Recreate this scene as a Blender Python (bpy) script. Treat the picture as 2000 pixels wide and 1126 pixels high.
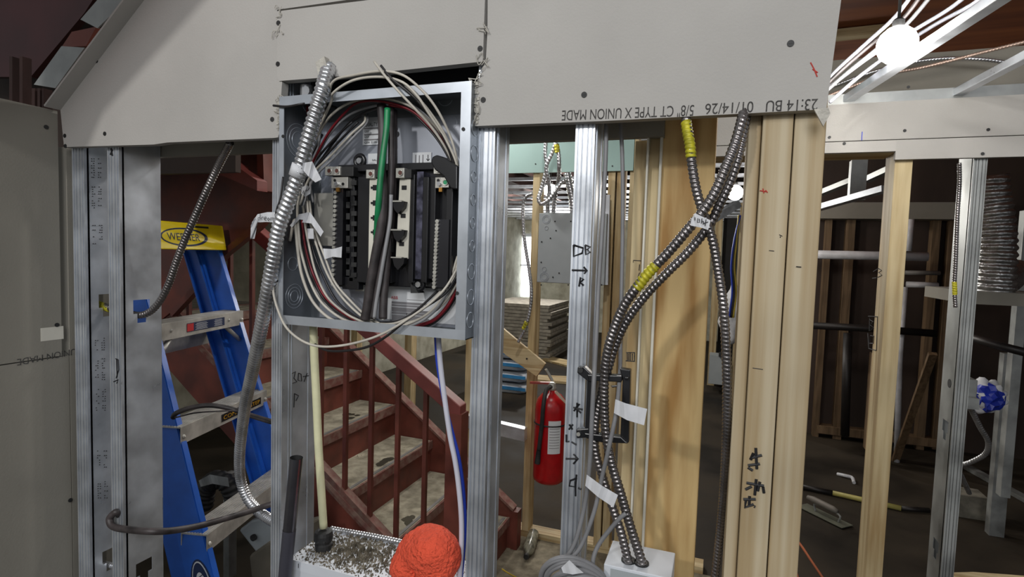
import bpy, math, random
import numpy as np
from mathutils import Vector, Matrix, noise
random.seed(7)
S = bpy.context.scene
for o in list(bpy.data.objects): bpy.data.objects.remove(o)
COL = S.collection
# ------------------------------------------------------------------ camera
# world frame: the panel wall stands in the plane Y=0 (X along it, +Y behind it), Z up
FPX = 1100.0
YAW, PIT, ROL = [math.radians(a) for a in (20.11, 3.53, 1.78)]
CAM = Vector((0, -0.8207, 1.4))
cy, sy = math.cos(YAW), math.sin(YAW)
fw = Vector((-sy*math.cos(PIT), cy*math.cos(PIT), -math.sin(PIT)))
rt = Vector((cy, sy, 0)); up = rt.cross(fw)
c_, s_ = math.cos(ROL), math.sin(ROL)
rt, up = c_*rt + s_*up, -s_*rt + c_*up
cd = bpy.data.cameras.new('camera'); cam = bpy.data.objects.new('camera', cd); COL.objects.link(cam)
cd.sensor_width = 36; cd.lens = FPX/2000*36; cd.clip_start = 0.01; cd.clip_end = 100
M = Matrix.Identity(4)
for i in range(3):
    M[i][0], M[i][1], M[i][2], M[i][3] = rt[i], up[i], -fw[i], CAM[i]
cam.matrix_world = M
S.camera = cam
# ------------------------------------------------------------------ world, lamps, exposure
S.view_settings.view_transform = 'Standard'; S.view_settings.look = 'None'
S.view_settings.exposure = 0.0; S.view_settings.gamma = 1.0
w = bpy.data.worlds.new('World'); S.world = w; w.use_nodes = True
w.node_tree.nodes['Background'].inputs[0].default_value = (0.93, 0.97, 1.0, 1)
w.node_tree.nodes['Background'].inputs[1].default_value = 0.36
def lamp(name, kind, loc, power, col, size=0.1, aim=None):
    d = bpy.data.lights.new(name, kind); d.energy = power; d.color = col
    if kind == 'AREA': d.size = size
    else: d.shadow_soft_size = size
    o = bpy.data.objects.new(name, d); o.location = loc; COL.objects.link(o)
    if aim is not None:
        o.rotation_euler = (Vector(aim)-Vector(loc)).to_track_quat('-Z', 'Y').to_euler()
    return o
lamp('work_light', 'POINT', (-0.9, -2.2, 2.4), 66, (1.0, 0.98, 0.95), 0.07)
lamp('ceiling_light', 'AREA', (0.6, -2.6, 2.6), 38, (0.97, 0.98, 1.0), 1.2, (-0.2, 0, 1.3))
lamp('hall_light', 'POINT', (-1.2, 4.6, 2.0), 75, (1.0, 0.96, 0.9), 0.06)
lamp('hall_light', 'POINT', (-2.6, 7.6, 2.0), 120, (1.0, 0.97, 0.93), 0.06)
lamp('bay_fill', 'POINT', (-0.55, 1.0, 2.35), 24, (1.0, 0.98, 0.95), 0.05)  # added fill behind the wall, no fixture; lifts green board and ladder
lamp('stair_fill', 'POINT', (-1.5, 1.75, 2.4), 34, (1.0, 0.98, 0.95), 0.06)  # added fill without a fixture, brightens the treads and foam
lamp('back_light', 'POINT', (0.25, 4.2, 1.95), 6, (1.0, 0.96, 0.9), 0.06)

# ------------------------------------------------------------------ helpers
def ray(x, y): return fw + rt*((x-1000)/FPX) - up*((y-563)/FPX)
def P(x, y, Y=0.0):
    q = ray(x, y); return CAM + q*((Y-CAM.y)/q.y)
def PX(x, y, X):
    q = ray(x, y); return CAM + q*((X-CAM.x)/q.x)
def PZ(x, y, Z):
    q = ray(x, y); return CAM + q*((Z-CAM.z)/q.z)
FL = -0.21
ORG = {}
def curve(pts, n=8):
    p = [Vector(a) for a in pts]
    if len(p) < 3: return p
    q = [p[0]*2-p[1]] + p + [p[-1]*2-p[-2]]
    out = []
    for i in range(1, len(q)-2):
        a, b, c, d = q[i-1], q[i], q[i+1], q[i+2]
        for k in range(n):
            t = k/n
            out.append(0.5*((2*b)+(c-a)*t+(2*a-5*b+4*c-d)*t*t+(3*b-a-3*c+d)*t**3))
    out.append(p[-1]); return out
def resample(p, ds):
    L = [0]
    for a, b in zip(p, p[1:]): L.append(L[-1]+(b-a).length)
    n = max(2, int(L[-1]/ds)); out = []; j = 0
    for i in range(n+1):
        s = L[-1]*i/n
        while j < len(L)-2 and L[j+1] < s: j += 1
        t = (s-L[j])/max(1e-9, L[j+1]-L[j]); out.append(p[j].lerp(p[j+1], min(1, t)))
    return out, L[-1]/n
class G:
    def __init__(s): s.v = []; s.f = []
    def poly(s, vs, fs):
        b = len(s.v); s.v += [Vector(a) for a in vs]; s.f += [[b+i for i in f] for f in fs]
    def box(s, x0, x1, y0, y1, z0, z1):
        x0, x1 = min(x0, x1), max(x0, x1); y0, y1 = min(y0, y1), max(y0, y1); z0, z1 = min(z0, z1), max(z0, z1)
        s.poly([(x0,y0,z0),(x1,y0,z0),(x1,y1,z0),(x0,y1,z0),(x0,y0,z1),(x1,y0,z1),(x1,y1,z1),(x0,y1,z1)],
               [(0,3,2,1),(4,5,6,7),(0,1,5,4),(1,2,6,5),(2,3,7,6),(3,0,4,7)]); return s
    def obox(s, c, a, b, d):
        c = Vector(c); a = Vector(a); b = Vector(b); d = Vector(d)
        if a.cross(b).dot(d) < 0: a, b = b, a
        vs = [c+i*a+j*b+k*d for k in (-1,1) for i, j in ((-1,-1),(1,-1),(1,1),(-1,1))]
        s.poly(vs, [(0,3,2,1),(4,5,6,7),(0,1,5,4),(1,2,6,5),(2,3,7,6),(3,0,4,7)]); return s
    def beam(s, a, b, w, h, upv=(0,0,1)):
        a = Vector(a); b = Vector(b); t = (b-a); L = t.length; t = t/L; u = Vector(upv)
        side = t.cross(u).normalized(); u2 = side.cross(t)
        return s.obox((a+b)/2, t*L/2, side*w/2, u2*h/2)
    def prism(s, pts, ex):
        p = [Vector(a) for a in pts]; ex = Vector(ex); n = len(p)
        nn = Vector((0,0,0))
        for i in range(n): nn += p[i].cross(p[(i+1) % n])
        if nn.dot(ex) > 0: p = p[::-1]
        s.poly(p+[a+ex for a in p], [list(range(n)), [n+i for i in range(n)][::-1]] +
               [[i, n+i, n+(i+1) % n, (i+1) % n][::-1][::-1] for i in range(n)][0:0] +
               [[(i+1) % n, i, n+i, n+(i+1) % n] for i in range(n)]); return s
    def px(s, x0, y0, x1, y1, Yf, Yb):      # axis-aligned box whose front face spans two points of plane Yf
        a = P(x0, y0, Yf); b = P(x1, y1, Yf); return s.box(a.x, b.x, Yf, Yb, a.z, b.z)
    def pprism(s, pp, Yf, th):
        return s.prism([P(x, y, Yf) for x, y in pp], (0, th, 0))
    def tube(s, pts, r, seg=8, caps=True, fr=None):
        pts = [Vector(a) for a in pts]; n = len(pts); b0 = len(s.v); u = None
        for i in range(n):
            t = (pts[min(n-1, i+1)]-pts[max(0, i-1)])
            t = t.normalized() if t.length > 1e-9 else Vector((0,0,1))
            if u is None:
                u = t.orthogonal().normalized()
            u = (u-t*u.dot(t)); u = u.normalized() if u.length > 1e-6 else t.orthogonal().normalized()
            v = t.cross(u)
            for k in range(seg):
                th = 2*math.pi*k/seg
                rr = fr(i, th) if fr else (r[i] if isinstance(r, (list, tuple)) else r)
                s.v.append(pts[i]+(u*math.cos(th)+v*math.sin(th))*rr)
        for i in range(n-1):
            for k in range(seg):
                a = b0+i*seg+k; b = b0+i*seg+(k+1) % seg
                s.f.append([a, b, b+seg, a+seg])
        if caps:
            s.f.append([b0+k for k in range(seg)][::-1]); s.f.append([b0+(n-1)*seg+k for k in range(seg)])
        return s
    def cyl(s, a, b, r, seg=16, r2=None): return s.tube([a, b], [r, r if r2 is None else r2], seg)
    def lathe(s, c, prof, seg=24):          # prof: (radius, z)
        c = Vector(c); b0 = len(s.v)
        for r, z in prof:
            for k in range(seg):
                th = 2*math.pi*k/seg; s.v.append(c+Vector((r*math.cos(th), r*math.sin(th), z)))
        for i in range(len(prof)-1):
            for k in range(seg):
                a = b0+i*seg+k; b = b0+i*seg+(k+1) % seg; s.f.append([a, b, b+seg, a+seg])
        s.f.append([b0+k for k in range(seg)][::-1]); s.f.append([b0+(len(prof)-1)*seg+k for k in range(seg)]); return s
    def ring(s, c, ax, R, r, seg=24):
        ax = Vector(ax).normalized(); u = ax.orthogonal().normalized(); v = ax.cross(u); c = Vector(c)
        pts = [c+(u*math.cos(2*math.pi*k/seg)+v*math.sin(2*math.pi*k/seg))*R for k in range(seg+1)]
        return s.tube(pts, r, 6, caps=False)
    def build(s, name, m, parent=None, smooth=False, bevel=0, org=None, **tags):
        if parent is not None: o0 = ORG[parent.name]
        elif org is not None: o0 = Vector(org)
        else:
            xs = [v.x for v in s.v]; ys = [v.y for v in s.v]; zs = [v.z for v in s.v]
            o0 = Vector(((min(xs)+max(xs))/2, (min(ys)+max(ys))/2, min(zs)))
        me = bpy.data.meshes.new(name); me.from_pydata([v-o0 for v in s.v], [], s.f)
        me.materials.append(m)
        if smooth: me.polygons.foreach_set('use_smooth', [True]*len(me.polygons))
        o = bpy.data.objects.new(name, me); COL.objects.link(o)
        if parent is not None: o.parent = parent
        else: o.location = o0
        ORG[o.name] = o0
        if bevel:
            b = o.modifiers.new('bevel', 'BEVEL'); b.width = bevel; b.segments = 2; b.limit_method = 'ANGLE'
        tag(o, **tags); return o
def tag(o, label=None, cat=None, group=None, kind=None):
    if label: o['label'] = label
    if cat: o['category'] = cat
    if group: o['group'] = group
    if kind: o['kind'] = kind
def empty(name, loc, **t):
    o = bpy.data.objects.new(name, None); o.location = loc; COL.objects.link(o); o.empty_display_size = 0.05
    ORG[o.name] = Vector(loc); tag(o, **t); return o
def copy_tree(o, parent=None, delta=None):
    c = o.copy(); COL.objects.link(c)
    ORG[c.name] = ORG[o.name] + (delta or Vector((0,0,0)))
    if parent is not None: c.parent = parent
    elif delta is not None: c.location = o.location + delta
    for ch in list(o.children): copy_tree(ch, c, delta)
    return c
def text(s, org, xd, upd, h, m, name, parent, width=None, th=0.0004):
    cu = bpy.data.curves.new(name, 'FONT'); cu.body = s; cu.size = 1; cu.extrude = 0.0
    t = bpy.data.objects.new('tmp', cu); COL.objects.link(t)
    bpy.context.view_layer.update()
    me = bpy.data.meshes.new_from_object(t.evaluated_get(bpy.context.evaluated_depsgraph_get()))
    bpy.data.objects.remove(t)
    xs = [v.co.x for v in me.vertices]; ys = [v.co.y for v in me.vertices]
    x0, x1, y1 = min(xs), max(xs), max(ys); y0 = min(ys)
    xd = Vector(xd).normalized(); upd = Vector(upd).normalized(); nn = xd.cross(upd)
    ky = h/(0.70); kx = (width/(x1-x0)) if width else ky
    g = G(); g.v = [Vector(org)+xd*(v.co.x-x0)*kx+upd*v.co.y*ky+nn*th for v in me.vertices]
    g.f = [list(p.vertices) for p in me.polygons]
    bpy.data.meshes.remove(me)
    return g.build(name, m, parent)
def strokes(name, lines, m, parent, Y=None, X=None, r=0.0012, **kw):
    g = G()
    for L in lines:
        pts = [(P(x, y, Y) if Y is not None else PX(x, y, X)) for x, y in L]
        g.tube(pts, r, 5)
    return g.build(name, m, parent, **kw)
# ------------------------------------------------------------------ materials
def lin(c): return tuple(((v/255)/12.92 if v/255 <= .04045 else ((v/255+.055)/1.055)**2.4) for v in c)
MATS = {}
def mat(name, col, rough=0.6, metal=0.0, var=0.12, scale=8.0, bump=0.0, bscale=None, stretch=None, col2=None,
        emit=0, rnd=0.0, rvar=0.0, lo=.35, hi=.65, spec=0.5, detail=6):
    m = bpy.data.materials.new(name); m.use_nodes = True; nt = m.node_tree; N = nt.nodes; L = nt.links
    b = N['Principled BSDF']; b.inputs['Roughness'].default_value = rough; b.inputs['Metallic'].default_value = metal
    b.inputs['Specular IOR Level'].default_value = spec
    tc = N.new('ShaderNodeTexCoord'); mp = N.new('ShaderNodeMapping'); L.new(tc.outputs['Object'], mp.inputs[0])
    if stretch: mp.inputs['Scale'].default_value = stretch
    oi = N.new('ShaderNodeObjectInfo')
    add = N.new('ShaderNodeVectorMath'); add.operation = 'ADD'; mul = N.new('ShaderNodeMath'); mul.operation = 'MULTIPLY'
    mul.inputs[1].default_value = 37.0; L.new(oi.outputs['Random'], mul.inputs[0])
    L.new(mp.outputs[0], add.inputs[0]); L.new(mul.outputs[0], add.inputs[1])
    nz = N.new('ShaderNodeTexNoise'); nz.inputs['Scale'].default_value = scale; nz.inputs['Detail'].default_value = detail
    L.new(add.outputs[0], nz.inputs['Vector'])
    cr = N.new('ShaderNodeValToRGB')
    c1 = col; c2 = col2 if col2 else tuple(v*(1-var*2) for v in col)
    if not col2: c1 = tuple(min(1, v*(1+var)) for v in col)
    cr.color_ramp.elements[0].position = lo; cr.color_ramp.elements[1].position = hi
    cr.color_ramp.elements[0].color = (*c2, 1); cr.color_ramp.elements[1].color = (*c1, 1)
    L.new(nz.outputs[0], cr.inputs[0]); out = cr.outputs[0]
    if rnd:
        hs = N.new('ShaderNodeHueSaturation'); mr = N.new('ShaderNodeMapRange')
        mr.inputs['To Min'].default_value = 1-rnd; mr.inputs['To Max'].default_value = 1+rnd
        L.new(oi.outputs['Random'], mr.inputs[0]); L.new(mr.outputs[0], hs.inputs['Value']); L.new(out, hs.inputs['Color'])
        out = hs.outputs[0]
    L.new(out, b.inputs['Base Color'])
    if rvar:
        mr = N.new('ShaderNodeMapRange'); mr.inputs['From Min'].default_value = .3; mr.inputs['From Max'].default_value = .7
        mr.inputs['To Min'].default_value = max(0.02, rough-rvar); mr.inputs['To Max'].default_value = min(1, rough+rvar)
        L.new(nz.outputs[0], mr.inputs[0]); L.new(mr.outputs[0], b.inputs['Roughness'])
    if bump:
        n2 = N.new('ShaderNodeTexNoise'); n2.inputs['Scale'].default_value = bscale or scale*3; n2.inputs['Detail'].default_value = 6
        L.new(add.outputs[0], n2.inputs['Vector'])
        bp = N.new('ShaderNodeBump'); bp.inputs['Strength'].default_value = bump; bp.inputs['Distance'].default_value = 0.01
        L.new(n2.outputs[0], bp.inputs['Height']); L.new(bp.outputs[0], b.inputs['Normal'])
    if emit:
        b.inputs['Emission Color'].default_value = (*col, 1); b.inputs['Emission Strength'].default_value = emit
    MATS[name] = m; return m
def woodmat(name, a, b, stretch, knots=True):
    m = bpy.data.materials.new(name); m.use_nodes = True; nt = m.node_tree; N = nt.nodes; L = nt.links
    bs = N['Principled BSDF']; bs.inputs['Roughness'].default_value = .62; bs.inputs['Specular IOR Level'].default_value = .3
    tc = N.new('ShaderNodeTexCoord'); mp = N.new('ShaderNodeMapping'); mp.inputs['Scale'].default_value = stretch
    oi = N.new('ShaderNodeObjectInfo'); mul = N.new('ShaderNodeMath'); mul.operation = 'MULTIPLY'; mul.inputs[1].default_value = 53
    L.new(oi.outputs['Random'], mul.inputs[0]); add = N.new('ShaderNodeVectorMath'); add.operation = 'ADD'
    L.new(tc.outputs['Object'], mp.inputs[0]); L.new(mp.outputs[0], add.inputs[0]); L.new(mul.outputs[0], add.inputs[1])
    n1 = N.new('ShaderNodeTexNoise'); n1.inputs['Scale'].default_value = 1.0; n1.inputs['Detail'].default_value = 2
    n1.inputs['Distortion'].default_value = .6
    L.new(add.outputs[0], n1.inputs['Vector'])
    mu = N.new('ShaderNodeMath'); mu.operation = 'MULTIPLY'; mu.inputs[1].default_value = 34
    L.new(n1.outputs[0], mu.inputs[0]); si = N.new('ShaderNodeMath'); si.operation = 'SINE'; L.new(mu.outputs[0], si.inputs[0])
    n2 = N.new('ShaderNodeTexNoise'); n2.inputs['Scale'].default_value = 9.0; n2.inputs['Detail'].default_value = 5
    L.new(add.outputs[0], n2.inputs['Vector'])
    ma = N.new('ShaderNodeMath'); ma.operation = 'MULTIPLY_ADD'; ma.inputs[1].default_value = .22; L.new(si.outputs[0], ma.inputs[0]); L.new(n2.outputs[0], ma.inputs[2])
    cr = N.new('ShaderNodeValToRGB'); cr.color_ramp.elements[0].position = .18; cr.color_ramp.elements[1].position = .74
    cr.color_ramp.elements[0].color = (*b, 1); cr.color_ramp.elements[1].color = (*a, 1); L.new(ma.outputs[0], cr.inputs[0])
    n3 = N.new('ShaderNodeTexNoise'); n3.inputs['Scale'].default_value = 5.0; L.new(tc.outputs['Object'], n3.inputs['Vector'])
    mr = N.new('ShaderNodeMapRange'); mr.inputs['From Min'].default_value = .3; mr.inputs['From Max'].default_value = .7
    mr.inputs['To Min'].default_value = .84; mr.inputs['To Max'].default_value = 1.1; L.new(n3.outputs[0], mr.inputs[0])
    hs = N.new('ShaderNodeHueSaturation'); L.new(mr.outputs[0], hs.inputs['Value']); L.new(cr.outputs[0], hs.inputs['Color'])
    L.new(hs.outputs[0], bs.inputs['Base Color'])
    bp = N.new('ShaderNodeBump'); bp.inputs['Strength'].default_value = .15; bp.inputs['Distance'].default_value = .002
    L.new(ma.outputs[0], bp.inputs['Height']); L.new(bp.outputs[0], bs.inputs['Normal'])
    return m
A_, B_ = lin((204,186,146)), lin((168,141,98))
woodZ = woodmat('pine_vertical', A_, B_, (9, 9, .55))
woodX = woodmat('pine_lengthwise', A_, B_, (.55, 9, 9))
woodP = woodmat('pine_wide_face', lin((204,176,124)), lin((160,122,70)), (6, 6, .7))
woodPost = woodmat('pine_post', lin((192,178,150)), lin((168,147,112)), (12, 12, .25))
drywall = mat('drywall_paper', lin((176,173,168)), .9, var=.035, scale=5, bump=.08, bscale=300)
drywall_shade = mat('drywall_paper_shade', lin((136,132,122)), .92, var=.05, scale=3, bump=.08, bscale=250)  # same drywall darkened, the side wall's shade put into the colour
gypsum = mat('gypsum_core', lin((190,186,176)), .95, var=.1, scale=60, bump=.4, bscale=200)
greenboard = mat('green_drywall', lin((158,186,180)), .85, var=.03, scale=4)
galv = mat('galvanized_steel', lin((214,219,226)), .36, .7, var=.1, scale=14, rvar=.1, bump=.02, bscale=30)
galvd = mat('galvanized_dusty', lin((158,160,158)), .48, .6, var=.16, scale=9, rvar=.12)
armor = mat('armored_cable_steel', lin((214,215,218)), .27, .85, var=.15, scale=20)
armord = mat('armored_cable_dark', lin((136,131,130)), .26, .85, var=.2, scale=15)
emt = mat('conduit_steel', lin((120,120,128)), .28, .9, var=.15, scale=12)
boxm = mat('panel_steel', lin((140,145,150)), .34, .7, var=.12, scale=10, rvar=.08)
lipm = mat('panel_lip_steel', lin((190,196,204)), .36, .6, var=.08, scale=16)
black = mat('black_plastic', (.012,.012,.014), .28, 0, var=.2)
blackm = mat('black_matte', (.02,.02,.02), .6, 0, var=.3, scale=20)
cream = mat('cream_strip', lin((214,210,196)), .5)
lugm = mat('lug_aluminium', lin((196,194,186)), .35, .6)
white = mat('white_label', lin((214,216,218)), .6, var=.02)
tape = mat('white_tape', lin((208,209,212)), .55, var=.05, scale=40)
inkk = mat('black_ink', (.006,.006,.008), .6)
inkg = mat('print_ink', lin((70,68,66)), .9, var=.3, scale=300)
inkr = mat('red_ink', lin((190,30,34)), .6)
inkred = mat('red_crayon', lin((178,60,50)), .8)
inkblue = mat('blue_ink', lin((50,70,190)), .8)
wirew = mat('white_wire', lin((196,190,178)), .45, var=.08, scale=25)
wirer = mat('red_wire', lin((130,26,38)), .4)
wireb = mat('black_wire', (.018,.016,.017), .35)
wiregr = mat('grey_wire', lin((150,150,152)), .45, var=.1, scale=20)
green = mat('green_wire', lin((28,128,78)), .4, var=.15, scale=30)
dustblk = mat('dusty_black_cable', lin((62,56,56)), .5, var=.35, scale=25)
nm = mat('grey_cable_jacket', lin((128,128,130)), .5, var=.08, scale=20)
yellowc = mat('pale_yellow_cable', lin((222,220,180)), .5, var=.06, scale=25)
whitec = mat('white_cable', lin((200,200,212)), .45, var=.06)
bluec = mat('blue_cable', lin((40,70,190)), .4)
yelpaint = mat('yellow_green_paint', lin((190,182,40)), .5, .2, var=.2, scale=60)
bluefg = mat('blue_fibreglass', lin((34,96,196)), .36, 0, var=.08, scale=12)
alum = mat('ladder_aluminium', lin((196,193,186)), .45, .35, var=.14, scale=18, stretch=(1,1,1))
yellow = mat('yellow_plastic', lin((240,214,20)), .4, var=.03)
navy = mat('navy_label', lin((28,44,84)), .5)
orangel = mat('label_orange', lin((226,170,30)), .5)
redoxide = mat('red_oxide_steel', lin((114,58,46)), .55, .0, var=.2, scale=7, rvar=.1)
redrail = mat('red_oxide_rail', lin((128,64,58)), .5, .0, var=.12, scale=9)
reddusty = mat('dusty_red_edge', lin((130,104,92)), .8, col2=lin((112,62,54)), scale=30)
concrete = mat('tread_concrete', lin((176,169,148)), .95, col2=lin((130,124,106)), scale=16, bump=.4, bscale=70)
debris = mat('debris', lin((176,168,150)), .95, var=.3, scale=30)
wetm = mat('oil_stain', lin((70,66,52)), .5, var=.2)
floorm = mat('damp_concrete_floor', lin((62,54,43)), .75, col2=lin((28,24,19)), scale=1.6, spec=.25, rvar=.2, bump=.2, bscale=12)
floordust = mat('dusty_slab', lin((140,132,112)), .95, col2=lin((108,100,84)), scale=20, bump=.3, bscale=80)
foam = mat('spray_foam', lin((196,194,176)), .9, col2=lin((158,154,136)), scale=5, bump=1.0, bscale=9)
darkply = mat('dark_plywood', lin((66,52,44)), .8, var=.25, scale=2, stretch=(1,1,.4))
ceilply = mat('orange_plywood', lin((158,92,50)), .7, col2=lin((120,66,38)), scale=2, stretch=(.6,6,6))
ceildark = mat('dark_deck', lin((60,40,36)), .9, var=.3, scale=3)
fredm = mat('extinguisher_red', lin((168,16,22)), .3, var=.06, scale=30)
foil = mat('foil_duct', lin((190,190,190)), .28, .9, var=.12, scale=30, bump=.5, bscale=50)
pvc = mat('white_pvc', lin((206,206,210)), .4)
iron = mat('black_iron', (.02,.017,.016), .45, .3)
greybox = mat('grey_enclosure', lin((166,172,174)), .5, .1, var=.04)
whitebox = mat('white_painted_steel', lin((214,218,224)), .4, var=.03)
orangef = mat('orange_glove_latex', lin((244,92,62)), .8, var=.06, scale=40, bump=.9, bscale=160)
greenknit = mat('green_knit', lin((120,140,60)), .9, scale=80, bump=.5)
tarp = mat('blue_plastic', lin((30,50,160)), .35)
bagm = mat('bag_plastic', lin((190,196,204)), .45, var=.1, scale=6)
bagblue = mat('bag_blue_band', lin((60,140,200)), .45)
glassblue = mat('window_daylight', (.86,.93,1.0), .5, emit=4.5)
bulbm = mat('lamp_glow', (1.0,.97,.92), .5, emit=60)
bottlem = mat('dirty_bottle', lin((130,128,112)), .25, var=.3, scale=30)
orangecord = mat('orange_cord', lin((206,120,84)), .5)
boardm = mat('stacked_gypsum', lin((168,162,150)), .9, var=.15, scale=12)

# ================================================================== SETTING
def struct(name, g, m, **k):
    k.setdefault('kind', 'structure'); return g.build(name, m, **k)
struct('floor', G().box(-6, 6, -5, 13, FL-.1, FL), floorm, org=(0,0,FL))
struct('wall_back', G().box(-6, 6, 11.0, 11.2, FL, 2.5), foam, org=(0,11,FL))
struct('wall_left', G().box(-4.3, -4.1, .3, 11.0, FL, 2.5), foam, org=(-4.2,5,FL))
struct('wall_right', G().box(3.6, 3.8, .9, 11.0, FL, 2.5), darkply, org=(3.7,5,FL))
struct('ceiling', G().box(-6, 6, .12, 11.2, 2.5, 2.6), ceildark, org=(0,5,2.5))
# framing wall that carries the electrical panel
wallf = empty('wall_front', (-.5, 0, FL), kind='structure')
YD = -0.016
def screws(parent, pts, Y, r=.0042):
    for x, y in pts:
        c = P(x, y, Y); g = G().cyl(c+Vector((0,.001,0)), c-Vector((0,.0012,0)), r, 12)
        g.box(c.x-r*.6, c.x+r*.6, c.y-.0016, c.y-.0011, c.z-.0005, c.z+.0005)
        g.build('screw', blackm, parent)
def sheet(pp, Y=YD, th=.016, m=drywall, parent=wallf, name='drywall_panel', label=None):
    o = G().pprism(pp, Y, th).build(name, m, parent); tag(o, label=label); return o
ka = sheet([(125,287),(118,215),(262,18),(275,0),(430,-195),(541,-195),(541,150),(551,160),(548,200),(550,245),(543,268),(536,269),(327,278),(300,282)],
           label='left drywall panel with a sloped upper edge')
kb = sheet([(541,22),(541,150),(545,158),(700,146),(943,120),(948,-28)], Y=YD-.002, th=.017, label='drywall piece above the electrical panel')
kb2 = sheet([(541,-195),(541,19),(620,8),(690,-2),(948,-34),(952,-195)], label='drywall strip at the top above the electrical panel')
kc = sheet([(954,-195),(952,60),(949,118),(937,150),(930,160),(926,190),(928,246),(1180,236),(1614,213),(1643,0),(1655,-195)],
           label='large drywall panel with printed lettering along its lower edge')
screws(wallf, [(189,119),(127,265),(205,261),(532,233),(128,285)], YD)
screws(wallf, [(543,125),(544,45),(938,95)], YD-.002)
screws(wallf, [(1544,85),(1141,185),(944,195)], YD)
# torn paper bits on the panel edges
g = G()
for (x, y) in [(547,60),(549,25),(945,60),(948,118),(935,150),(930,165),(548,205),(546,225),(548,250),(932,220)]:
    for k in range(4):
        a = P(x+random.uniform(-5,5), y+random.uniform(-8,8), YD-.001)
        g.tube(curve([a, a+Vector((random.uniform(-.008,.008),-.004,random.uniform(-.01,.01))), a+Vector((random.uniform(-.012,.012),-.003,random.uniform(-.016,.016)))],4), .0007, 5)
for k in range(60):
    s_x = random.choice([(547,200,262),(930,160,240)]); a = P(s_x[0]+random.uniform(-4,4), random.uniform(s_x[1], s_x[2]), YD-.001)
    d = random.uniform(.001,.0035); g.obox(a, (d,0,0), (0,d*.5,.2*d), (0,-.2*d,d))
g.build('torn_paper', gypsum, wallf, kind='stuff')
G().pprism([(1590,213),(1618,210),(1622,222),(1608,246)], YD-.012, .004).build('torn_flap', gypsum, wallf)
# printed lettering, upside down
def ptext(s, xr, yr, xl, yl, h, parent, m=inkg, Y=YD, name='printed_text'):
    a = P(xr, yr, Y); b = P(xl, yl, Y)
    xd = (b-a); return text(s, a, xd, Vector((0,-1,0)).cross(xd) if False else Vector((xd.z,0,-xd.x)), h, m, name, parent, width=xd.length)
def ptext2(s, xr, yr, xl, yl, h, parent, **k):
    a = P(xr, yr, YD); b = P(xl, yl, YD); xd = (b-a).normalized(); upd = Vector((0,1,0)).cross(xd)
    if upd.z > 0: upd = -upd
    return text(s, a, xd, upd, h, inkg, 'printed_text', parent, width=(b-a).length)
ptext2('23:14 BU', 1598, 193, 1497, 197, .014, wallf)
ptext2('01/14/26', 1472, 198, 1378, 203, .014, wallf)
ptext2('5/8" CT TYPE X UNION MADE', 1356, 205, 1098, 216, .0145, wallf)
strokes('red_mark', [[(1583,122),(1590,135),(1596,150)],[(1587,135),(1597,142)]], inkred, wallf, Y=YD, r=.0009)
# drywall on the far side of the same studs (hangs lower in view)
bs = G(); z = P(534,298,.1).z; a, b = P(118,215,YD), P(430,-195,YD); m_ = (b.z-a.z)/(b.x-a.x); xe_ = P(1297,268,.1).x
bs.prism([(-1.25,.095,z), (xe_,.095,z), (xe_,.095,2.49), (a.x+(2.49-a.z+.08)/m_,.095,2.49), (-1.25,.095,a.z-.08+m_*(-1.25-a.x))], (0,.016,0)); bs.build('drywall_panel', drywall_shade, wallf)
G().box(-.745, -.36, .07, .09, 1.665, 2.0).build('cavity_dark_sheet', mat('cavity_black', (.006,.006,.007), .95), wallf)  # black sheet standing in for the unlit cavity above the panel
# sloped edge strip and the raking soffit to the upper left
g = G()
a, b = P(118,215,YD), P(430,-195,YD)
d = (b-a).normalized(); nrm = Vector((-d.z,0,d.x)) if d.x*1 > 0 else Vector((d.z,0,-d.x))
g.prism([a, b, b+nrm*.004, a+nrm*.004], (0,-.030,0));
g.build('sloped_edge_strip', drywall, wallf)

# left side wall
XL = -1.333
sl = empty('wall_side', (XL,-1,FL), kind='structure')
def zX(x, y): return PX(x, y, XL).z
g = G(); g.box(XL-.016, XL, -3.2, -.0165, PX(60,704,XL).z+.0012, PX(60,205,XL).z); up_ = g.build('drywall_panel', drywall_shade, sl, label='upper drywall sheet of the left side wall')
g = G(); g.box(XL-.016, XL-.0008, -3.2, -.002, FL, PX(60,704,XL).z-.0012); lo_ = g.build('drywall_panel', drywall_shade, sl, label='lower drywall sheet of the left side wall')
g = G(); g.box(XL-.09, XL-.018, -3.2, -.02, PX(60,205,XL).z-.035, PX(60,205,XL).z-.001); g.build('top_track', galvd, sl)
G().box(XL-.1, XL, -.0005, .12, FL, 1.60).build('drywall_panel', drywall_shade, sl)
for (x, y) in [(90,248),(111,634),(137,976)]:
    c = PX(x, y, XL); G().cyl(c, c+Vector((.0012,0,0)), .0045, 12).build('screw', blackm, sl)
a = PX(140,688,XL); b = PX(33,701,XL)
a.y = -.03; text('UNION MADE', PX(148,680,XL), (b-PX(148,680,XL)), (0,0,-1), .0135, inkg, 'printed_text', sl, width=(b-PX(148,680,XL)).length)
G().obox(PX(102,651,XL)+Vector((.0002,0,0)), (.0002,0,0), (0,.022,0), (0,0,.014)).build('paper_patch', mat('pale_patch', lin((196,192,180)), .9), sl)

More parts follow.
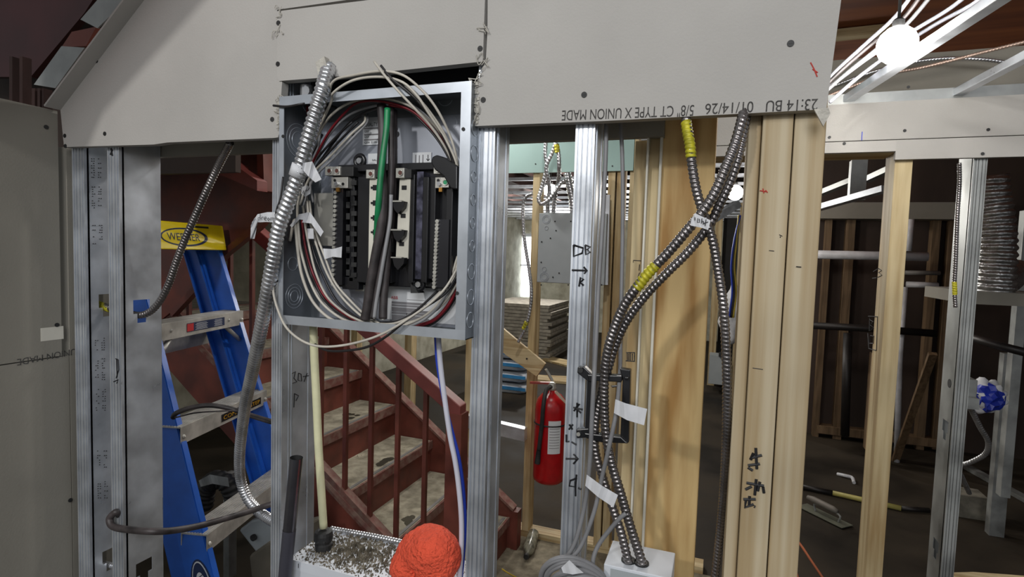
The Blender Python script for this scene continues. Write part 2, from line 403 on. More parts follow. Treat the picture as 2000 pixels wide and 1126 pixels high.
# ================================================================== STEEL STUDS OF THE PANEL WALL
def cstud(x0, x1, y0, y1, z0, z1, webside, holes, label, grp='galvanized steel studs of the panel wall', m=galv, name='steel_stud', xbot=None):
    """C-section: front flange with two grooves, web on one side, back flange with lip"""
    t = .0012; root = empty(name, ((x0+x1)/2, (y0+y1)/2, z0), label=label, cat='stud', group=grp)
    g = G(); wd = x1-x0
    rows = [(0,.12,0),(.12,.20,.0022),(.20,.34,0),(.34,.40,.0022),(.40,.62,0),(.62,.68,.0022),(.68,.84,0),(.84,.92,.0022),(.92,1,0)]
    for a, b, dd in rows:
        g.box(x0+wd*a, x0+wd*b, y0+dd, y0+dd+t, z0, z1)
    for a in (.12,.20,.34,.40,.62,.68,.84,.92):
        g.box(x0+wd*a-.0003, x0+wd*a+.0003, y0, y0+.0022+t, z0, z1)
    g.build('front_flange', m, root)
    G().box(x0, x1, y1-t, y1, z0, z1).build('back_flange', m, root)
    xe = x0 if webside > 0 else x1-t
    G().box(xe, xe+t, y0+t, y0+.012, z0, z1).build('lip', m, root)
    xw = x1-t if webside > 0 else x0
    g = G(); zs = z0; yc = (y0+y1)/2; ww = (y1-y0)
    for hz in sorted(holes):
        a, b = hz-.024, hz+.026
        g.box(xw, xw+t, y0+t, y1-t, zs, a)
        g.box(xw, xw+t, y0+t, yc-.010, a, hz-.004); g.box(xw, xw+t, yc+.010, y1-t, a, hz-.004)
        g.box(xw, xw+t, y0+t, yc-.019, hz-.004, b); g.box(xw, xw+t, yc+.019, y1-t, hz-.004, b)
        zs = b
    g.box(xw, xw+t, y0+t, y1-t, zs, z1)
    g.build('web', m, root)
    sgn = 1 if webside > 0 else -1; xx = xw+(t if webside > 0 else 0)
    g = G()
    for fy in (.2,.28,.78): g.box(xx-.0006, xx+.0009, y0+ww*fy-.0012, y0+ww*fy+.0012, z0, z1) if not holes else g.box(xx-.0006, xx+.0009, y0+ww*.07, y0+ww*.07+.003, z0, z1)
    g.build('web_rib', m, root)
    return root
ZB, ZT = FL, 2.3
h1 = PX(187,598,P(163,290).x); h2 = PX(277,608,P(232,290).x)
h1b = PX(203,1098,P(163,290).x); h2b = PX(292,1110,P(232,290).x)
s1 = cstud(P(140,290).x, P(163,290).x, 0, .092, ZB, 1.645, 1, [h1b.z, h1.z], 'steel stud beside the left side wall, first from the left')
s2 = cstud(P(209,290).x, P(232,290).x, 0, .092, ZB, 1.72, 1, [h2b.z, h2.z], 'steel stud with wide bare web and black hose wrapped round it, second from the left')
s3 = cstud(-.772, -.748, 0, .092, ZB, ZT, 1, [], 'steel stud under the left edge of the open electrical panel')
s4 = cstud(P(931,300).x, P(966,300).x, 0, .064, ZB, ZT, 1, [], 'steel stud directly right of the open electrical panel')
s5 = cstud(P(1125,240).x, P(1163,240).x, 0, .064, ZB, ZT, 1, [], 'steel stud with black marker writing beside the black cables')
# marker writing on the studs
strokes('handwriting', [
 [(1120,478),(1120,500),(1137,494),(1139,484),(1120,478)],[(1143,478),(1144,497),(1153,492),(1146,487),(1153,482),(1143,478)],
 [(1117,527),(1146,528)],[(1140,521),(1146,528),(1141,534)],[(1131,559),(1134,541),(1140,545),(1133,551),(1140,557)],
 [(1121,802),(1132,788),(1124,795),(1135,806)],[(1127,786),(1127,814)],[(1120,795),(1138,799)],[(1112,828),(1118,838)],[(1119,828),(1111,838)],
 [(1106,848),(1106,862),(1112,861)],[(1116,862),(1126,868)],[(1105,895),(1128,895)],[(1120,886),(1129,895),(1120,905)],
 [(1127,933),(1114,938),(1112,948),(1124,950),(1126,926)],[(1124,940),(1124,968)],[(1129,952),(1136,955)]], inkk, s5, Y=-.0004, r=.0015)
xw2 = P(557,640).x
xs3 = -.748
strokes('handwriting', [[(570,729),(577,725),(574,738),(580,745),(571,748)],[(583,728),(582,742),(589,744),(588,730),(583,728)],[(600,728),(594,745)],[(592,735),(603,733)],
   [(575,768),(574,795)],[(575,768),(583,772),(578,782)]], inkk, s3, X=xs3+.0006, r=.0009)
strokes('handwriting', [[(226,700),(231,702),(232,722),(227,738)],[(228,700),(229,735)],[(222,745),(231,741),(228,748)]], inkk, s2, Y=-.0004, r=.0012)
strokes('handwriting', [[(217,290),(220,304)],[(220,292),(216,302)]], inkk, s2, Y=-.0004, r=.0018)
# punched dot-matrix stud marking on first web
g = G(); X1 = P(163,290).x+.0003
for (y0, n) in ((310,9),(365,10),(440,4),(462,4),(660,6),(700,10),(760,10),(880,8),(940,8)):
    for k in range(n):
        for xx in (179,183,192,196):
            if random.random() < .55:
                c = PX(xx+random.uniform(-.5,.5)+(y0-300)*.02, y0+k*4.5, X1); g.cyl(c, c+Vector((.0008,0,0)), .0011, 6)
g.build('punched_marks', blackm, s1, kind='stuff')
# top plates etc. hidden by the drywall
G().box(-.85, .12, 0, .092, 2.3, 2.34).build('top_track', galvd, wallf)
G().box(-1.33, .12, 0, .092, FL-.0, FL+.003).build('bottom_track', galvd, wallf)

# ================================================================== ELECTRICAL PANEL
YF, YB = -.03, .055
xl, xr, z0, z1 = -.728, -.364, 1.264, 1.658
pan = empty('breaker_box', ((xl+xr)/2, .05, z0), label='open electrical panel full of loose wires, mounted between steel studs', cat='electrical panel')
t = .0015
G().box(xl, xr, YB-t, YB, z0, z1).build('back_plate', boxm, pan)
G().box(xl, xl+t, YF, YB, z0, z1).build('side_plate', boxm, pan)
G().box(xr-t, xr, YF, YB, z0, z1).build('side_plate', boxm, pan)
G().box(xl, xr, YF, YB, z1-t, z1).build('top_plate', boxm, pan)
G().box(xl, xr, YF, YB, z0, z0+t).build('bottom_plate', boxm, pan)
lw = .0155
def lip(a, b, c, d):
    g = G(); g.box(a, b, YF-.0015, YF, c, d); return g
lip(xl, xr, z1-lw, z1).build('top_rail', lipm, pan)
lip(xl, xr, z0, z0+lw).build('bottom_rail', lipm, pan)
lip(xl, xl+.010, z0+lw, z1-lw).build('side_rail', lipm, pan)
lip(xr-.017, xr, z0+lw, z1-lw).build('side_rail', lipm, pan)
g = G()
for x, y in [(905,252),(553,266),(893,572),(541,548)]:
    c = P(x, y, YF-.002); G().cyl(c, c+Vector((0,-.001,0)), .0028, 12).build('lip_hole', blackm, pan)
# knockouts
g = G()
for (x, y, R) in [(575,578,.016),(575,578,.022),(575,578,.010),(583,275,.016),(583,275,.023),(583,275,.03),(572,515,.012),(600,205,.012)]:
    c = PX(x, y, xl+t+.0004); G().ring(c, (1,0,0), R, .0007, 28).build('knockout', lipm, pan, smooth=True)
for (x, y, R) in [(652,258,.018),(652,258,.012),(646,308,.011),(646,308,.0085),(870,190,.014),(690,196,.01),(880,240,.012)]:
    c = P(x, y, YB-t-.0004); G().ring(c, (0,1,0), R, .0008, 28).build('knockout', lipm, pan, smooth=True)
for y in (250,300,345,390,435,480,530,580,625):
    c = Vector((xr+.0003, -.015, P(922,y,-.015).z)); G().ring(c, (1,0,0), .0085 if y in (345,390,435,480) else .012, .0008, 20).build('knockout', lipm, pan, smooth=True)
g = G()
for x, y in [(691,264),(772,252),(775,262)]:
    c = P(x, y, YB-t-.001); g.cyl(c, c+Vector((0,-.0005,0)), .004 if x < 700 else .0055, 12)
g.build('keyhole_slot', black, pan)
# interior: bright mounting plate, black bus base and columns
G().px(628, 240, 890, 640, .0525, .0535).build('mounting_plate', mat('mounting_plate_steel', lin((170,174,184)), .35, .55, var=.06, scale=12), pan)
YI = .028
G().px(660, 325, 884, 566, YI, .052).build('bus_base', black, pan, bevel=.002)
g = G()
for x0, x1, y0, y1, yf in [(664,668,330,560,.014),(684,690,330,550,.014),(699,722,345,552,.008),(742,764,350,552,.014),(800,806,340,552,.006),
                    (806,813,340,545,.012),(826,833,345,552,.004),(840,847,345,545,.010),(872,880,340,560,.008),(660,884,322,330,.016),(668,700,540,566,.014)]:
    g.px(x0, y0, x1, y1, yf, YI+.001)
g.build('bus_column', black, pan, bevel=.0012)
g = G()
for k in range(10): g.px(686, 352+k*20, 696, 361+k*20, .006, .03)
for k in range(9): g.px(676, 350+k*22, 683, 362+k*22, .012, .03)
g.build('breaker_hook', blackm, pan)
g = G(); g.px(815, 335, 823, 545, .008, .03); g.build('perforated_rail', mat('rail_zinc', lin((92,92,110)), .35, .8, var=.4, scale=60), pan)
g = G(); g.px(722, 346, 739, 560, .004, .012); g.px(740,346,748,560,.011,.014); g.build('cream_strip', cream, pan)
g = G(); g.pprism([(781,345),(802,345),(797,505),(773,505)], .004, .008); g.build('cream_strip', cream, pan)
g = G()
for x, y in [(789,366),(787,421),(784,476)]: G().px(x-4.5, y-4, x+4.5, y+4, .0028, .004).build('slot', black, pan)
for y in (366,396,425,453): g = G(); g.px(728, y-5, 735, y+5, .0028, .004); g.px(724,y-2,738,y+2,.0026,.004); g.build('slot', black, pan)
for y in (393,449,503):
    g = G(); g.pprism([(766,y),(790,y),(788,y+12),(777,y+24),(770,y+16)], -.006, .012); c = g.build('breaker_clip', black, pan)
    g = G(); g.px(763, y-2, 784, y+1, -.008, .0); g.build('bus_stab', lugm, c)
g = G()
for k in range(3): G().px(756, 345+k*60, 764, 372+k*60, .004, .012).build('bus_cover', blackm, pan)
# neutral and ground bars with their set screws
nb = G().px(651, 368, 668, 556, .006, .020).build('neutral_bar', mat('bar_dark', lin((54,54,58)), .35, .7), pan)
G().px(614, 377, 651, 480, .024, .026).build('shield_plate', lugm, pan)
gb = G().px(851, 428, 874, 562, .004, .018).build('ground_bar', MATS['bar_dark'], pan)
scr = None
def setscrew(c, parent):
    global scr
    if scr is None:
        g = G().cyl(c, c+Vector((0,-.003,0)), .0033, 10); g.box(c.x-.0024, c.x+.0024, c.y-.0035, c.y-.0029, c.z-.0005, c.z+.0005)
        scr = g.build('set_screw', lugm, parent); scr_c.append(c.copy())
    else:
        o = scr.copy(); COL.objects.link(o); o.parent = parent; o.location = c-scr_c[0]
scr_c = []
for k in range(21): setscrew(P(656.5-k*.28, 376+k*8.9, .006), nb)
for k in range(19): setscrew(P(855-k*.35, 432+k*7.1, .004), gb)
# the copies take their place relative to the panel origin, as the first screw does
def lug(x0, y0, x1, y1, yf, green_=False, name='lug'):
    o = G().px(x0, y0, x1, y1, yf, yf+.02).build(name, lugm, pan, bevel=.0006)
    c = P((x0+x1)/2+1, (y0+y1)/2, yf-.0003)
    G().ring(c, (0,1,0), .0045, .0012, 16).build('lug_screw', lugm, o)
    G().cyl(c+Vector((0,.001,0)), c+Vector((0,-.0005,0)), .0035, 12).build('lug_hole', mat('green_screw', lin((40,150,100)), .4) if green_ else mat('copper_dark', lin((92,50,40)), .5), o)
    return o
lug(635,325,649,342,.0); lug(650,325,664,342,.0); lug(715,331,731,348,-.002); lug(773,328,789,347,-.004); lug(847,322,862,339,.0)
lug(862,346,876,366,.002,True)
for (x0, x1) in ((647,679),(850,862)):
    o = G().px(x0, 346, x1, 367, .002, .018).build('terminal_block', lugm, pan, bevel=.0006)
    g = G()
    for x, y in (((654,352),(670,359)) if x0 == 647 else ((856,352),)):
        c = P(x, y, .0017); g.cyl(c, c+Vector((0,-.0006,0)), .0026, 10)
    g.build('terminal_hole', black, o)
    c = P((659 if x0 == 647 else 859), 359, .0017); G().cyl(c, c+Vector((0,-.0045,0)), .0035, 12).build('terminal_screw', armor, o)
G().px(656, 366, 662, 374, .0, .004).build('brass_tab', mat('brass', lin((190,140,70)), .35, .8), pan)
G().px(857, 366, 863, 374, .0, .004).build('brass_tab', MATS['brass'], pan)
for q in ((649,326,690,344,.004),(731,333,745,350,.004),(789,330,803,348,.0)): G().px(*q, .03).build('lug_housing', blackm, pan, bevel=.001)
g = G(); g.pprism([(841,316),(844,306),(852,302),(866,306),(893,324),(893,370),(880,368),(866,344),(848,330)], -.008, .04); g.build('deflector', black, pan, bevel=.002)
for x, y in [(703,314),(818,555)]:
    c = P(x, y, .02); o = G().ring(c, (0,1,0), .0095, .004, 20).build('mounting_boss', black, pan, smooth=True)
    G().cyl(c+Vector((0,.01,0)), c+Vector((0,-.004,0)), .005, 14).build('mounting_screw', armor, o)
g = G(); g.pprism([(802,553),(802,572),(818,572),(806,558)], .01, .02); g.px(826,550,852,560,.02,.035); g.px(847,560,864,568,.008,.03); g.build('bus_foot', blackm, pan)
g = G(); g.pprism([(693,568),(712,547),(711,568),(706,568)], .03, .004); g.build('metal_tab', lugm, pan)
# labels inside
lb = G().px(757, 548, 892, 634, .0505, .051).build('paper_label', white, pan)
def facing(s, x, y, h, wpx, m, parent, Y, name='printed_text'):
    a = P(x, y, Y); b = P(x+wpx, y, Y); return text(s, a, (1,0,0), (0,0,1), h, m, name, parent, width=b.x-a.x)
facing('ABB', 764, 583, .0052, 13, inkr, lb, .0498)
g = G()
for k in range(9):
    y = 592+k*5; g.px(765, y, 838-(k % 3)*8, y+.7, .0498, .0502)
g.px(795, 585, 830, 586.5, .0498, .0502)
g.px(794,611,806,612,.0498,.0502); g.px(794,618,806,619,.0498,.0502); g.px(794,611,795,619,.0498,.0502); g.px(805,611,806,619,.0498,.0502)
g.build('printed_lines', mat('grey_print', lin((130,128,130)), .8), lb)
lb2 = G().px(709, 230, 741, 282, .0505, .051).build('paper_label', white, pan)
facing('QUALITY', 713, 247, .0065, 24, inkk, lb2, .0498)
for s_, y in (('QS2',258),('QS3',269),('QS4  2100',280)): facing(s_, 712, y, .0035, 8 if len(s_) < 4 else 24, inkk, lb2, .0498)
g = G()
for y in (250,262,272): g.px(711, y, 740, y+.8, .0498, .0502)
g.build('printed_lines', MATS['grey_print'], lb2)
lb3 = G().px(719, 300, 742, 322, .0505, .051).build('paper_label', white, pan); facing('SAL', 727, 314, .003, 9, inkk, lb3, .0498)
lb4 = G().px(806, 298, 842, 322, .0505, .051).build('paper_label', white, pan)
strokes('arrow_mark', [[(836,302),(836,313)],[(833,310),(836,314),(839,310)]], inkk, lb4, Y=.0503, r=.0007)
g = G()
for k in range(3): g.px(811+k*7, 302+(k % 2), 812.6+k*7, 317, .0498, .0502)
g.build('printed_lines', MATS['grey_print'], lb4)
# fittings on the panel top
for x, kind in ((600,0),(745,1),(905,2)):
    b = P(x, 175 if x < 900 else 150, .0); c = Vector((P(x,170,.015).x, .015, z1))
    if kind == 0:
        f = G().cyl(c, c+Vector((0,0,.03)), .012, 18).build('cable_connector', armor, pan, smooth=False)
        G().cyl(c+Vector((.012,-.012,.016)), c+Vector((.012,-.018,.016)), .008, 12).build('connector_screw', armor, f)
    elif kind == 1:
        G().ring(c+Vector((0,0,.006)), (0,0,1), .014, .004, 24).build('locknut', armor, pan, smooth=True)
    else:
        G().cyl(c, c+Vector((0,0,.008)), .014, 18).build('cable_connector', armor, pan)

# ================================================================== CABLES
def flexg(pts, r, pitch, seg=14, dep=.21):
    p, ds = resample(curve(pts, 10), pitch/5)
    return G().tube(p, r, seg, fr=lambda i, th: r*(1-dep+dep*abs(math.sin(math.pi*(i*ds/pitch+th/(2*math.pi))))))
def path(L):      # list of (x, y, Y)
    return [P(*q) for q in L]
def flex(name, L, r, pitch, m, label, cat='cable', group=None, parent=None):
    return flexg(path(L), r, pitch).build(name, m, parent, smooth=True, label=label, cat=cat, group=group)
def wire(name, L, r, m, label=None, cat='wire', group=None, parent=None, seg=8):
    return G().tube(curve(path(L), 8), r, seg).build(name, m, parent, smooth=True, label=label, cat=None if parent else cat, group=None if parent else group)
def flag(name, pp, Y, m, label=None, parent=None, cat='tag', th=.0008, wave=.004):
    """strip of tape: px quads joined into a rippled thin band"""
    g = G(); n = len(pp)//2; top = pp[:n]; bot = pp[n:][::-1]; vs = []; k = 5; T = []; B = []
    for i in range(n-1):
        for j in range(k):
            t = j/k; T.append((top[i][0]*(1-t)+top[i+1][0]*t, top[i][1]*(1-t)+top[i+1][1]*t)); B.append((bot[i][0]*(1-t)+bot[i+1][0]*t, bot[i][1]*(1-t)+bot[i+1][1]*t))
    T.append(top[-1]); B.append(bot[-1]); N_ = len(T)
    for s in (0, th):
        for i in range(N_):
            yy = Y+wave*math.sin(i*1.1)+s
            vs += [P(*T[i], yy), P(*B[i], yy)]
    fs = []
    o = 2*N_
    for i in range(N_-1):
        a = 2*i; fs += [[a, a+1, a+3, a+2], [o+a, o+a+2, o+a+3, o+a+1], [a, a+2, o+a+2, o+a], [a+1, o+a+1, o+a+3, a+3]]
    fs += [[0, o, o+1, 1], [2*N_-2, 2*N_-1, o+2*N_-1, o+2*N_-2]]
    g.poly(vs, fs); return g.build(name, m, parent, smooth=False, label=label, cat=None if parent else cat)
big = flex('armored_cable', [(642,131,-.022),(637,150,-.035),(628,180,-.05),(613,232,-.055),(599,282,-.055),(583,340,-.055),(564,392,-.055),(546,440,-.055),(536,490,-.05),(527,545,-.04),(517,602,-.02),
     (506,660,.01),(494,720,.06),(481,780,.12),(473,835,.18),(468,890,.22),(470,935,.26),(482,970,.27),(502,995,.26),(523,1011,.24),(545,1022,.22),(580,1030,.2)],
     .0128, .0085, armor, 'thick silver armored cable hanging down in front of the open panel', group=None)
c = P(642,131,-.02); 
sl_ = G().tube(path([(587,322,-.055),(580,345,-.055)]), .0136, 16).build('tape_sleeve', tape, big, smooth=True)
flag('tape_flag', [(592,318),(610,315),(628,350),(600,325),(606,345),(622,360)][:3]+[(616,356),(603,345),(590,330)], -.066, tape, parent=big)
G().obox(P(633,133,-.03), (.009,0,.004), (0,.006,0), (-.004,0,.013)).build('torn_paper', gypsum, big)
mc1 = flex('armored_cable', [(449,279,.02),(444,290,.03),(425,327,.05),(404,371,.052),(383,418,.052),(362,466,.052),(345,510,.052),(329,556,.052),(312,588,.052),(292,609,.05),(268,615,.045),(235,606,.046),(205,598,.046),(172,587,.05),(150,578,.05)],
     .0077, .0062, armord, 'dark armored cable running from the drywall down through the punched stud holes')
flexg(path([(215,603,.0455),(200,597,.0455),(186,592,.0465)]), .0084, .006).build('painted_section', yelpaint, mc1, smooth=True)
flex('armored_cable', [(150,1087,.046),(190,1097,.046),(230,1106,.046),(260,1112,.046)], .0070, .006, armor, 'short silver armored cable through the lowest hole of the left stud')
# big crossing cables on the right
d1 = flex('armored_cable', [(1336,205,-.0),(1340,232,-.01),(1347,280,-.02),(1352,325,-.02),(1361,375,-.02),(1375,420,-.016),(1392,470,-.012),(1403,530,-.01),(1413,600,-.01),(1418,680,0),(1420,760,.01),(1419,850,.03),(1414,950,.06),(1406,1040,.09),(1396,1130,.1)],
     .0066, .0058, armord, 'dark armored cable with a yellow painted end, dropping down beside the wooden post')
flexg(path([(1340,238,-.0115),(1343,260,-.0165),(1347,280,-.02),(1350,308,-.02)]), .0074, .0058).build('painted_section', yelpaint, d1, smooth=True)
d2 = flex('armored_cable', [(1455,205,-.0),(1449,235,-.02),(1436,280,-.03),(1418,325,-.034),(1398,372,-.034),(1373,412,-.034),(1340,452,-.034),(1303,495,-.034),(1262,538,-.034),(1228,582,-.034),(1208,620,-.03),(1192,665,-.03),(1182,715,-.026),(1180,770,-.022),(1183,840,-.02),(1195,905,-.02),(1213,965,-.02),(1232,1030,-.02),(1250,1085,-.02),(1254,1100,-.02)],
     .0072, .0060, armord, 'dark armored cable crossing left, with a yellow painted stretch halfway down')
flexg(path([(1281,517,-.034),(1262,538,-.034),(1243,563,-.034)]), .0080, .0060).build('painted_section', yelpaint, d2, smooth=True)
d3 = flex('armored_cable', [(1458,205,.01),(1455,240,.0),(1443,300,-.008),(1428,350,-.008),(1405,400,-.008),(1385,440,-.008),(1345,490,-.008),(1300,535,-.01),(1258,580,-.012),(1222,630,-.012),(1200,680,-.01),(1185,730,-.008),(1174,775,-.008),(1163,830,-.008),(1163,880,-.01),(1177,930,-.012),(1195,985,-.014),(1212,1035,-.018),(1224,1082,-.02),(1228,1098,-.02)],
     .0068, .0060, armord, 'dark armored cable crossing left, without any yellow paint')
flag('tape_tag', [(1350,428),(1357,416),(1388,430),(1383,449),(1372,445),(1349,440)], -.045, tape, label='white tape tag with handwriting round the crossing dark cables', wave=.001)
tt = bpy.data.objects['tape_tag']
strokes('handwriting', [[(1357,424),(1357,430)],[(1363,426),(1362,434),(1366,434),(1366,427)],[(1371,426),(1370,436)],[(1370,431),(1374,432),(1374,438)],[(1379,428),(1377,441)],[(1374,436),(1383,433)]], inkk, tt, Y=-.0465, r=.0005)
# grey cables
GRP = None
wire('grey_cable', [(1185,225,.03),(1182,330,.02),(1176,450,.01),(1169,560,.0),(1165,650,-.02),(1160,740,-.06),(1156,820,-.06),(1152,900,-.05),(1143,980,-.04),(1126,1050,-.04),(1108,1085,-.045),(1085,1110,-.05)], .0033, nm, 'grey cable hanging close to the marked steel stud', 'cable')
wire('grey_cable', [(1212,225,.05),(1216,330,.05),(1216,450,.05),(1214,560,.045),(1212,650,.03),(1211,720,-.0),(1204,800,-.045),(1190,870,-.05),(1176,930,-.045),(1160,1000,-.045),(1135,1065,-.045),(1110,1095,-.05)], .0031, nm, 'grey cable hanging right of the other one, behind the crossing cables', 'cable')
wire('grey_cable', [(1222,1002,-.03),(1210,1012,-.03),(1190,1035,-.03),(1168,1065,-.034),(1158,1095,-.04),(1160,1130,-.045)], .0032, nm, 'short grey cable curving down from the dark armored cables to the coil', 'cable')
# coil at the foot of the marked stud
for k in range(8):
    ox = k*6-16+random.uniform(-5,5); oy = k*6-6+random.uniform(-4,4)
    wire('cable_coil', [(1068+ox,1140,-.06),(1075+ox,1112+oy*.6,-.07),(1095+ox,1095+oy,-.075),(1125+ox*.8,1090+oy,-.07),(1155+ox*.6,1100+oy,-.06),(1178+ox*.4,1118+oy,-.05),(1190+ox*.3,1140+oy,-.045)], .0033, nm,
         'loop of grey cable in the coil at the foot of the marked stud', 'cable', group='loops of the grey cable coil')
flag('tape_tag', [(1096,1108),(1112,1093),(1130,1110),(1140,1118),(1118,1121),(1100,1118)], -.088, tape, label='white tape flag on the grey cable coil', wave=.001)
# tape flags
flag('tape_tag', [(1202,779),(1222,787),(1264,798),(1258,830),(1225,820),(1199,806)], -.062, tape, label='white tape flag on the grey cable over the black bracket', wave=.002)
flag('tape_tag', [(1146,926),(1176,948),(1207,966),(1198,990),(1168,970),(1143,948)], -.058, tape, label='white tape flag below the black bracket', wave=.003)
# pale yellow cable, white cable, blue cable
wire('yellow_cable', [(612,636,.02),(614,700,.02),(618,780,.02),(622,870,.02),(627,950,.02),(632,1030,.02)], .0072, yellowc, 'thick pale yellow cable rising from the black gland', 'cable', seg=14)
g = G(); c = P(633,1040,.02)
zt = P(600,1060,.02).z
wire('white_cable', [(856,650,.03),(860,710,.03),(868,775,.03),(879,850,.03),(889,900,.03),(896,950,.03),(901,1010,.03),(901,1070,.03),(897,1130,.03)], .0046, whitec, 'white cable hanging below the open panel by the stud', 'cable', seg=10)
wire('blue_cable', [(851,650,.042),(855,710,.042),(867,780,.042),(882,840,.042),(897,900,.042),(905,960,.042),(908,1020,.042),(905,1080,.042),(900,1130,.042)], .0035, bluec, 'blue cable hanging below the open panel beside the white one', 'cable', seg=10)
# black hoses
wire('black_hose', [(240,1016,.02),(230,1000,-.002),(221,1003,-.008),(214,1014,-.012),(222,1028,-.014),(255,1034,-.012),(300,1037,.0),(340,1035,.04),(390,1026,.10),(440,1012,.16),(490,997,.22),(530,984,.26),(570,975,.28)], .0070, dustblk, 'black hose wrapped round the second steel stud', 'hose', seg=12)
wire('black_hose', [(338,815,.30),(345,806,.30),(375,795,.33),(410,791,.36),(445,796,.39),(470,804,.40),(500,814,.36),(540,826,.33)], .0070, dustblk, 'black hose lying over the middle ladder step', 'hose', seg=12)
wire('thin_wire', [(342,815,.29),(380,806,.34),(420,803,.36),(462,802,.39),(500,812,.33),(540,824,.31)], .0022, dustblk, 'thin dark wire across the middle ladder step', 'wire')
# ---- wires in and around the panel
WG = None
def ww(L, r, m, label): return wire('wire', L, r, m, label, 'wire')
w_ = .0021
# loop crossing the frame at the bottom left
ww([(536,540,-.036),(534,570,-.036),(543,605,-.04),(560,640,-.045),(590,665,-.05),(625,676,-.052),(670,674,-.052),(720,662,-.05),(760,645,-.048),(800,620,-.04),(840,592,-.02),(870,562,-.01),(893,524,.0)], w_, wirew, 'white wire looping out below the panel frame')
ww([(615,672,-.046),(640,684,-.047),(680,684,-.047),(720,676,-.046),(755,656,-.046),(790,628,-.038),(830,600,-.02),(870,572,-.004),(893,538,.005)], w_, wireb, 'black wire looping out below the panel frame')
for i, (dx, dy, m, nm_) in enumerate([(0,0,wirew,'uppermost white wire arching over the top rail of the panel'),(6,14,wirew,'second white wire arching over the top rail of the panel')]):
    ww([(598+dx,330+dy,.0),(612,265+dy,-.01),(640+dx,190+dy*.8,-.03),(652,158+dy*1.6,-.046),(690,147+dy*.7,-.05),(742,139+dy*.8,-.05),(785,146+dy,-.048),(820-dx,172+dy,-.044),(850-dx*2,208+dy,-.03),(875-dx,255+dy,-.01),(890,300+dy,.0),(896,345,.01)], w_, m, nm_)
arcs = [([(566,420,.01),(590,330,.005),(622,262,.0),(650,222,-.01),(690,198,-.012),(740,191,-.012),(790,202,-.012),(830,228,-.008),(862,262,.0),(884,300,.01),(894,340,.015)], wirew, 'white wire in the upper arc inside the panel'),
 ([(604,330,.012),(640,262,.008),(672,222,.004),(700,200,.0),(745,198,-.004),(800,214,-.004),(838,246,.0),(866,280,.006),(888,320,.014)], wirer, 'red wire in the upper arc inside the panel'),
 ([(600,345,.014),(640,268,.012),(680,226,.008),(730,207,.004),(775,206,.002),(820,228,.004),(858,268,.008),(880,305,.014),(895,350,.02)], wiregr, 'dusty grey wire below the red one in the upper arc'),
 ([(598,355,.02),(650,280,.02),(690,234,.016),(740,210,.01),(790,211,.008),(838,252,.012),(872,300,.016),(892,350,.022)], wireb, 'black wire lowest in the upper arc'),
 ([(586,400,.01),(606,345,.008),(650,300,.006),(686,262,.006),(712,238,.01),(712,224,.03)], wirew, 'white wire ending at the top of the back plate'),
 ([(592,405,.014),(612,350,.012),(652,308,.01),(690,268,.01),(716,240,.014),(718,224,.034)], wiregr, 'grey wire ending at the top of the back plate'),
 ([(580,385,.014),(605,330,.014),(640,285,.014),(680,245,.014),(705,226,.03)], wireb, 'black wire ending at the top of the back plate'),
 ([(731,120,-.055),(752,148,-.055),(780,180,-.05),(812,214,-.04),(840,245,-.02),(866,282,-.005),(886,322,.01),(896,365,.02)], wirew, 'white wire with its cut end sticking up over the drywall'),
 ([(744,128,-.05),(765,153,-.05),(800,182,-.045),(832,214,-.03),(860,255,-.015),(880,300,.0),(894,345,.01)], wireb, 'black wire with its cut end sticking up over the drywall'),
 ([(786,160,-.045),(812,186,-.04),(842,222,-.025),(868,262,-.01),(886,308,.005),(895,360,.012)], wirew, 'white wire third of the fan at the upper right corner of the panel'),
 ([(760,205,.0),(800,214,.0),(842,240,.0),(868,275,.004),(884,310,.01),(893,365,.02)], wirer, 'red wire at the upper right inside the panel'),
 ([(534,206,-.034),(560,208,-.036),(590,203,-.034),(612,201,-.01),(640,205,.01),(660,212,.02)], wireb, 'black wire poking out left of the panel at the top'),
 ([(600,206,.02),(601,225,.02),(604,245,.02),(606,270,.02)], wirer, 'short red wire at the upper left inside the panel')]
arcs += [([(562,470,-.004),(565,425,-.006),(572,380,-.008),(586,335,-.008),(604,285,-.01),(622,240,-.012),(645,205,-.02)], wirew, 'white wire rising steeply behind the thick armored cable'),
 ([(612,395,.01),(606,360,.012),(610,320,.012),(622,285,.012),(626,250,.012)], wiregr, 'grey wire rising behind the thick armored cable'),
 ([(604,440,.012),(596,390,.014),(596,350,.016),(606,310,.016),(630,262,.018)], wireb, 'black wire rising behind the thick armored cable'),
 ([(610,430,.012),(604,400,.012),(600,370,.012),(612,335,.012),(640,300,.012),(676,262,.014),(700,238,.018)], wireb, 'black wire below the white ones at the upper left of the panel'),
 ([(752,150,-.046),(790,172,-.045),(822,204,-.036),(850,240,-.02),(874,285,-.005),(888,330,.008)], wireb, 'black wire between the white ones of the fan'),
 ([(770,190,-.01),(806,206,-.006),(842,236,.0),(870,275,.006),(890,330,.014)], wiregr, 'grey wire deep in the fan at the upper right of the panel')]
for L, m, lb_ in arcs: ww(L, w_, m, lb_)
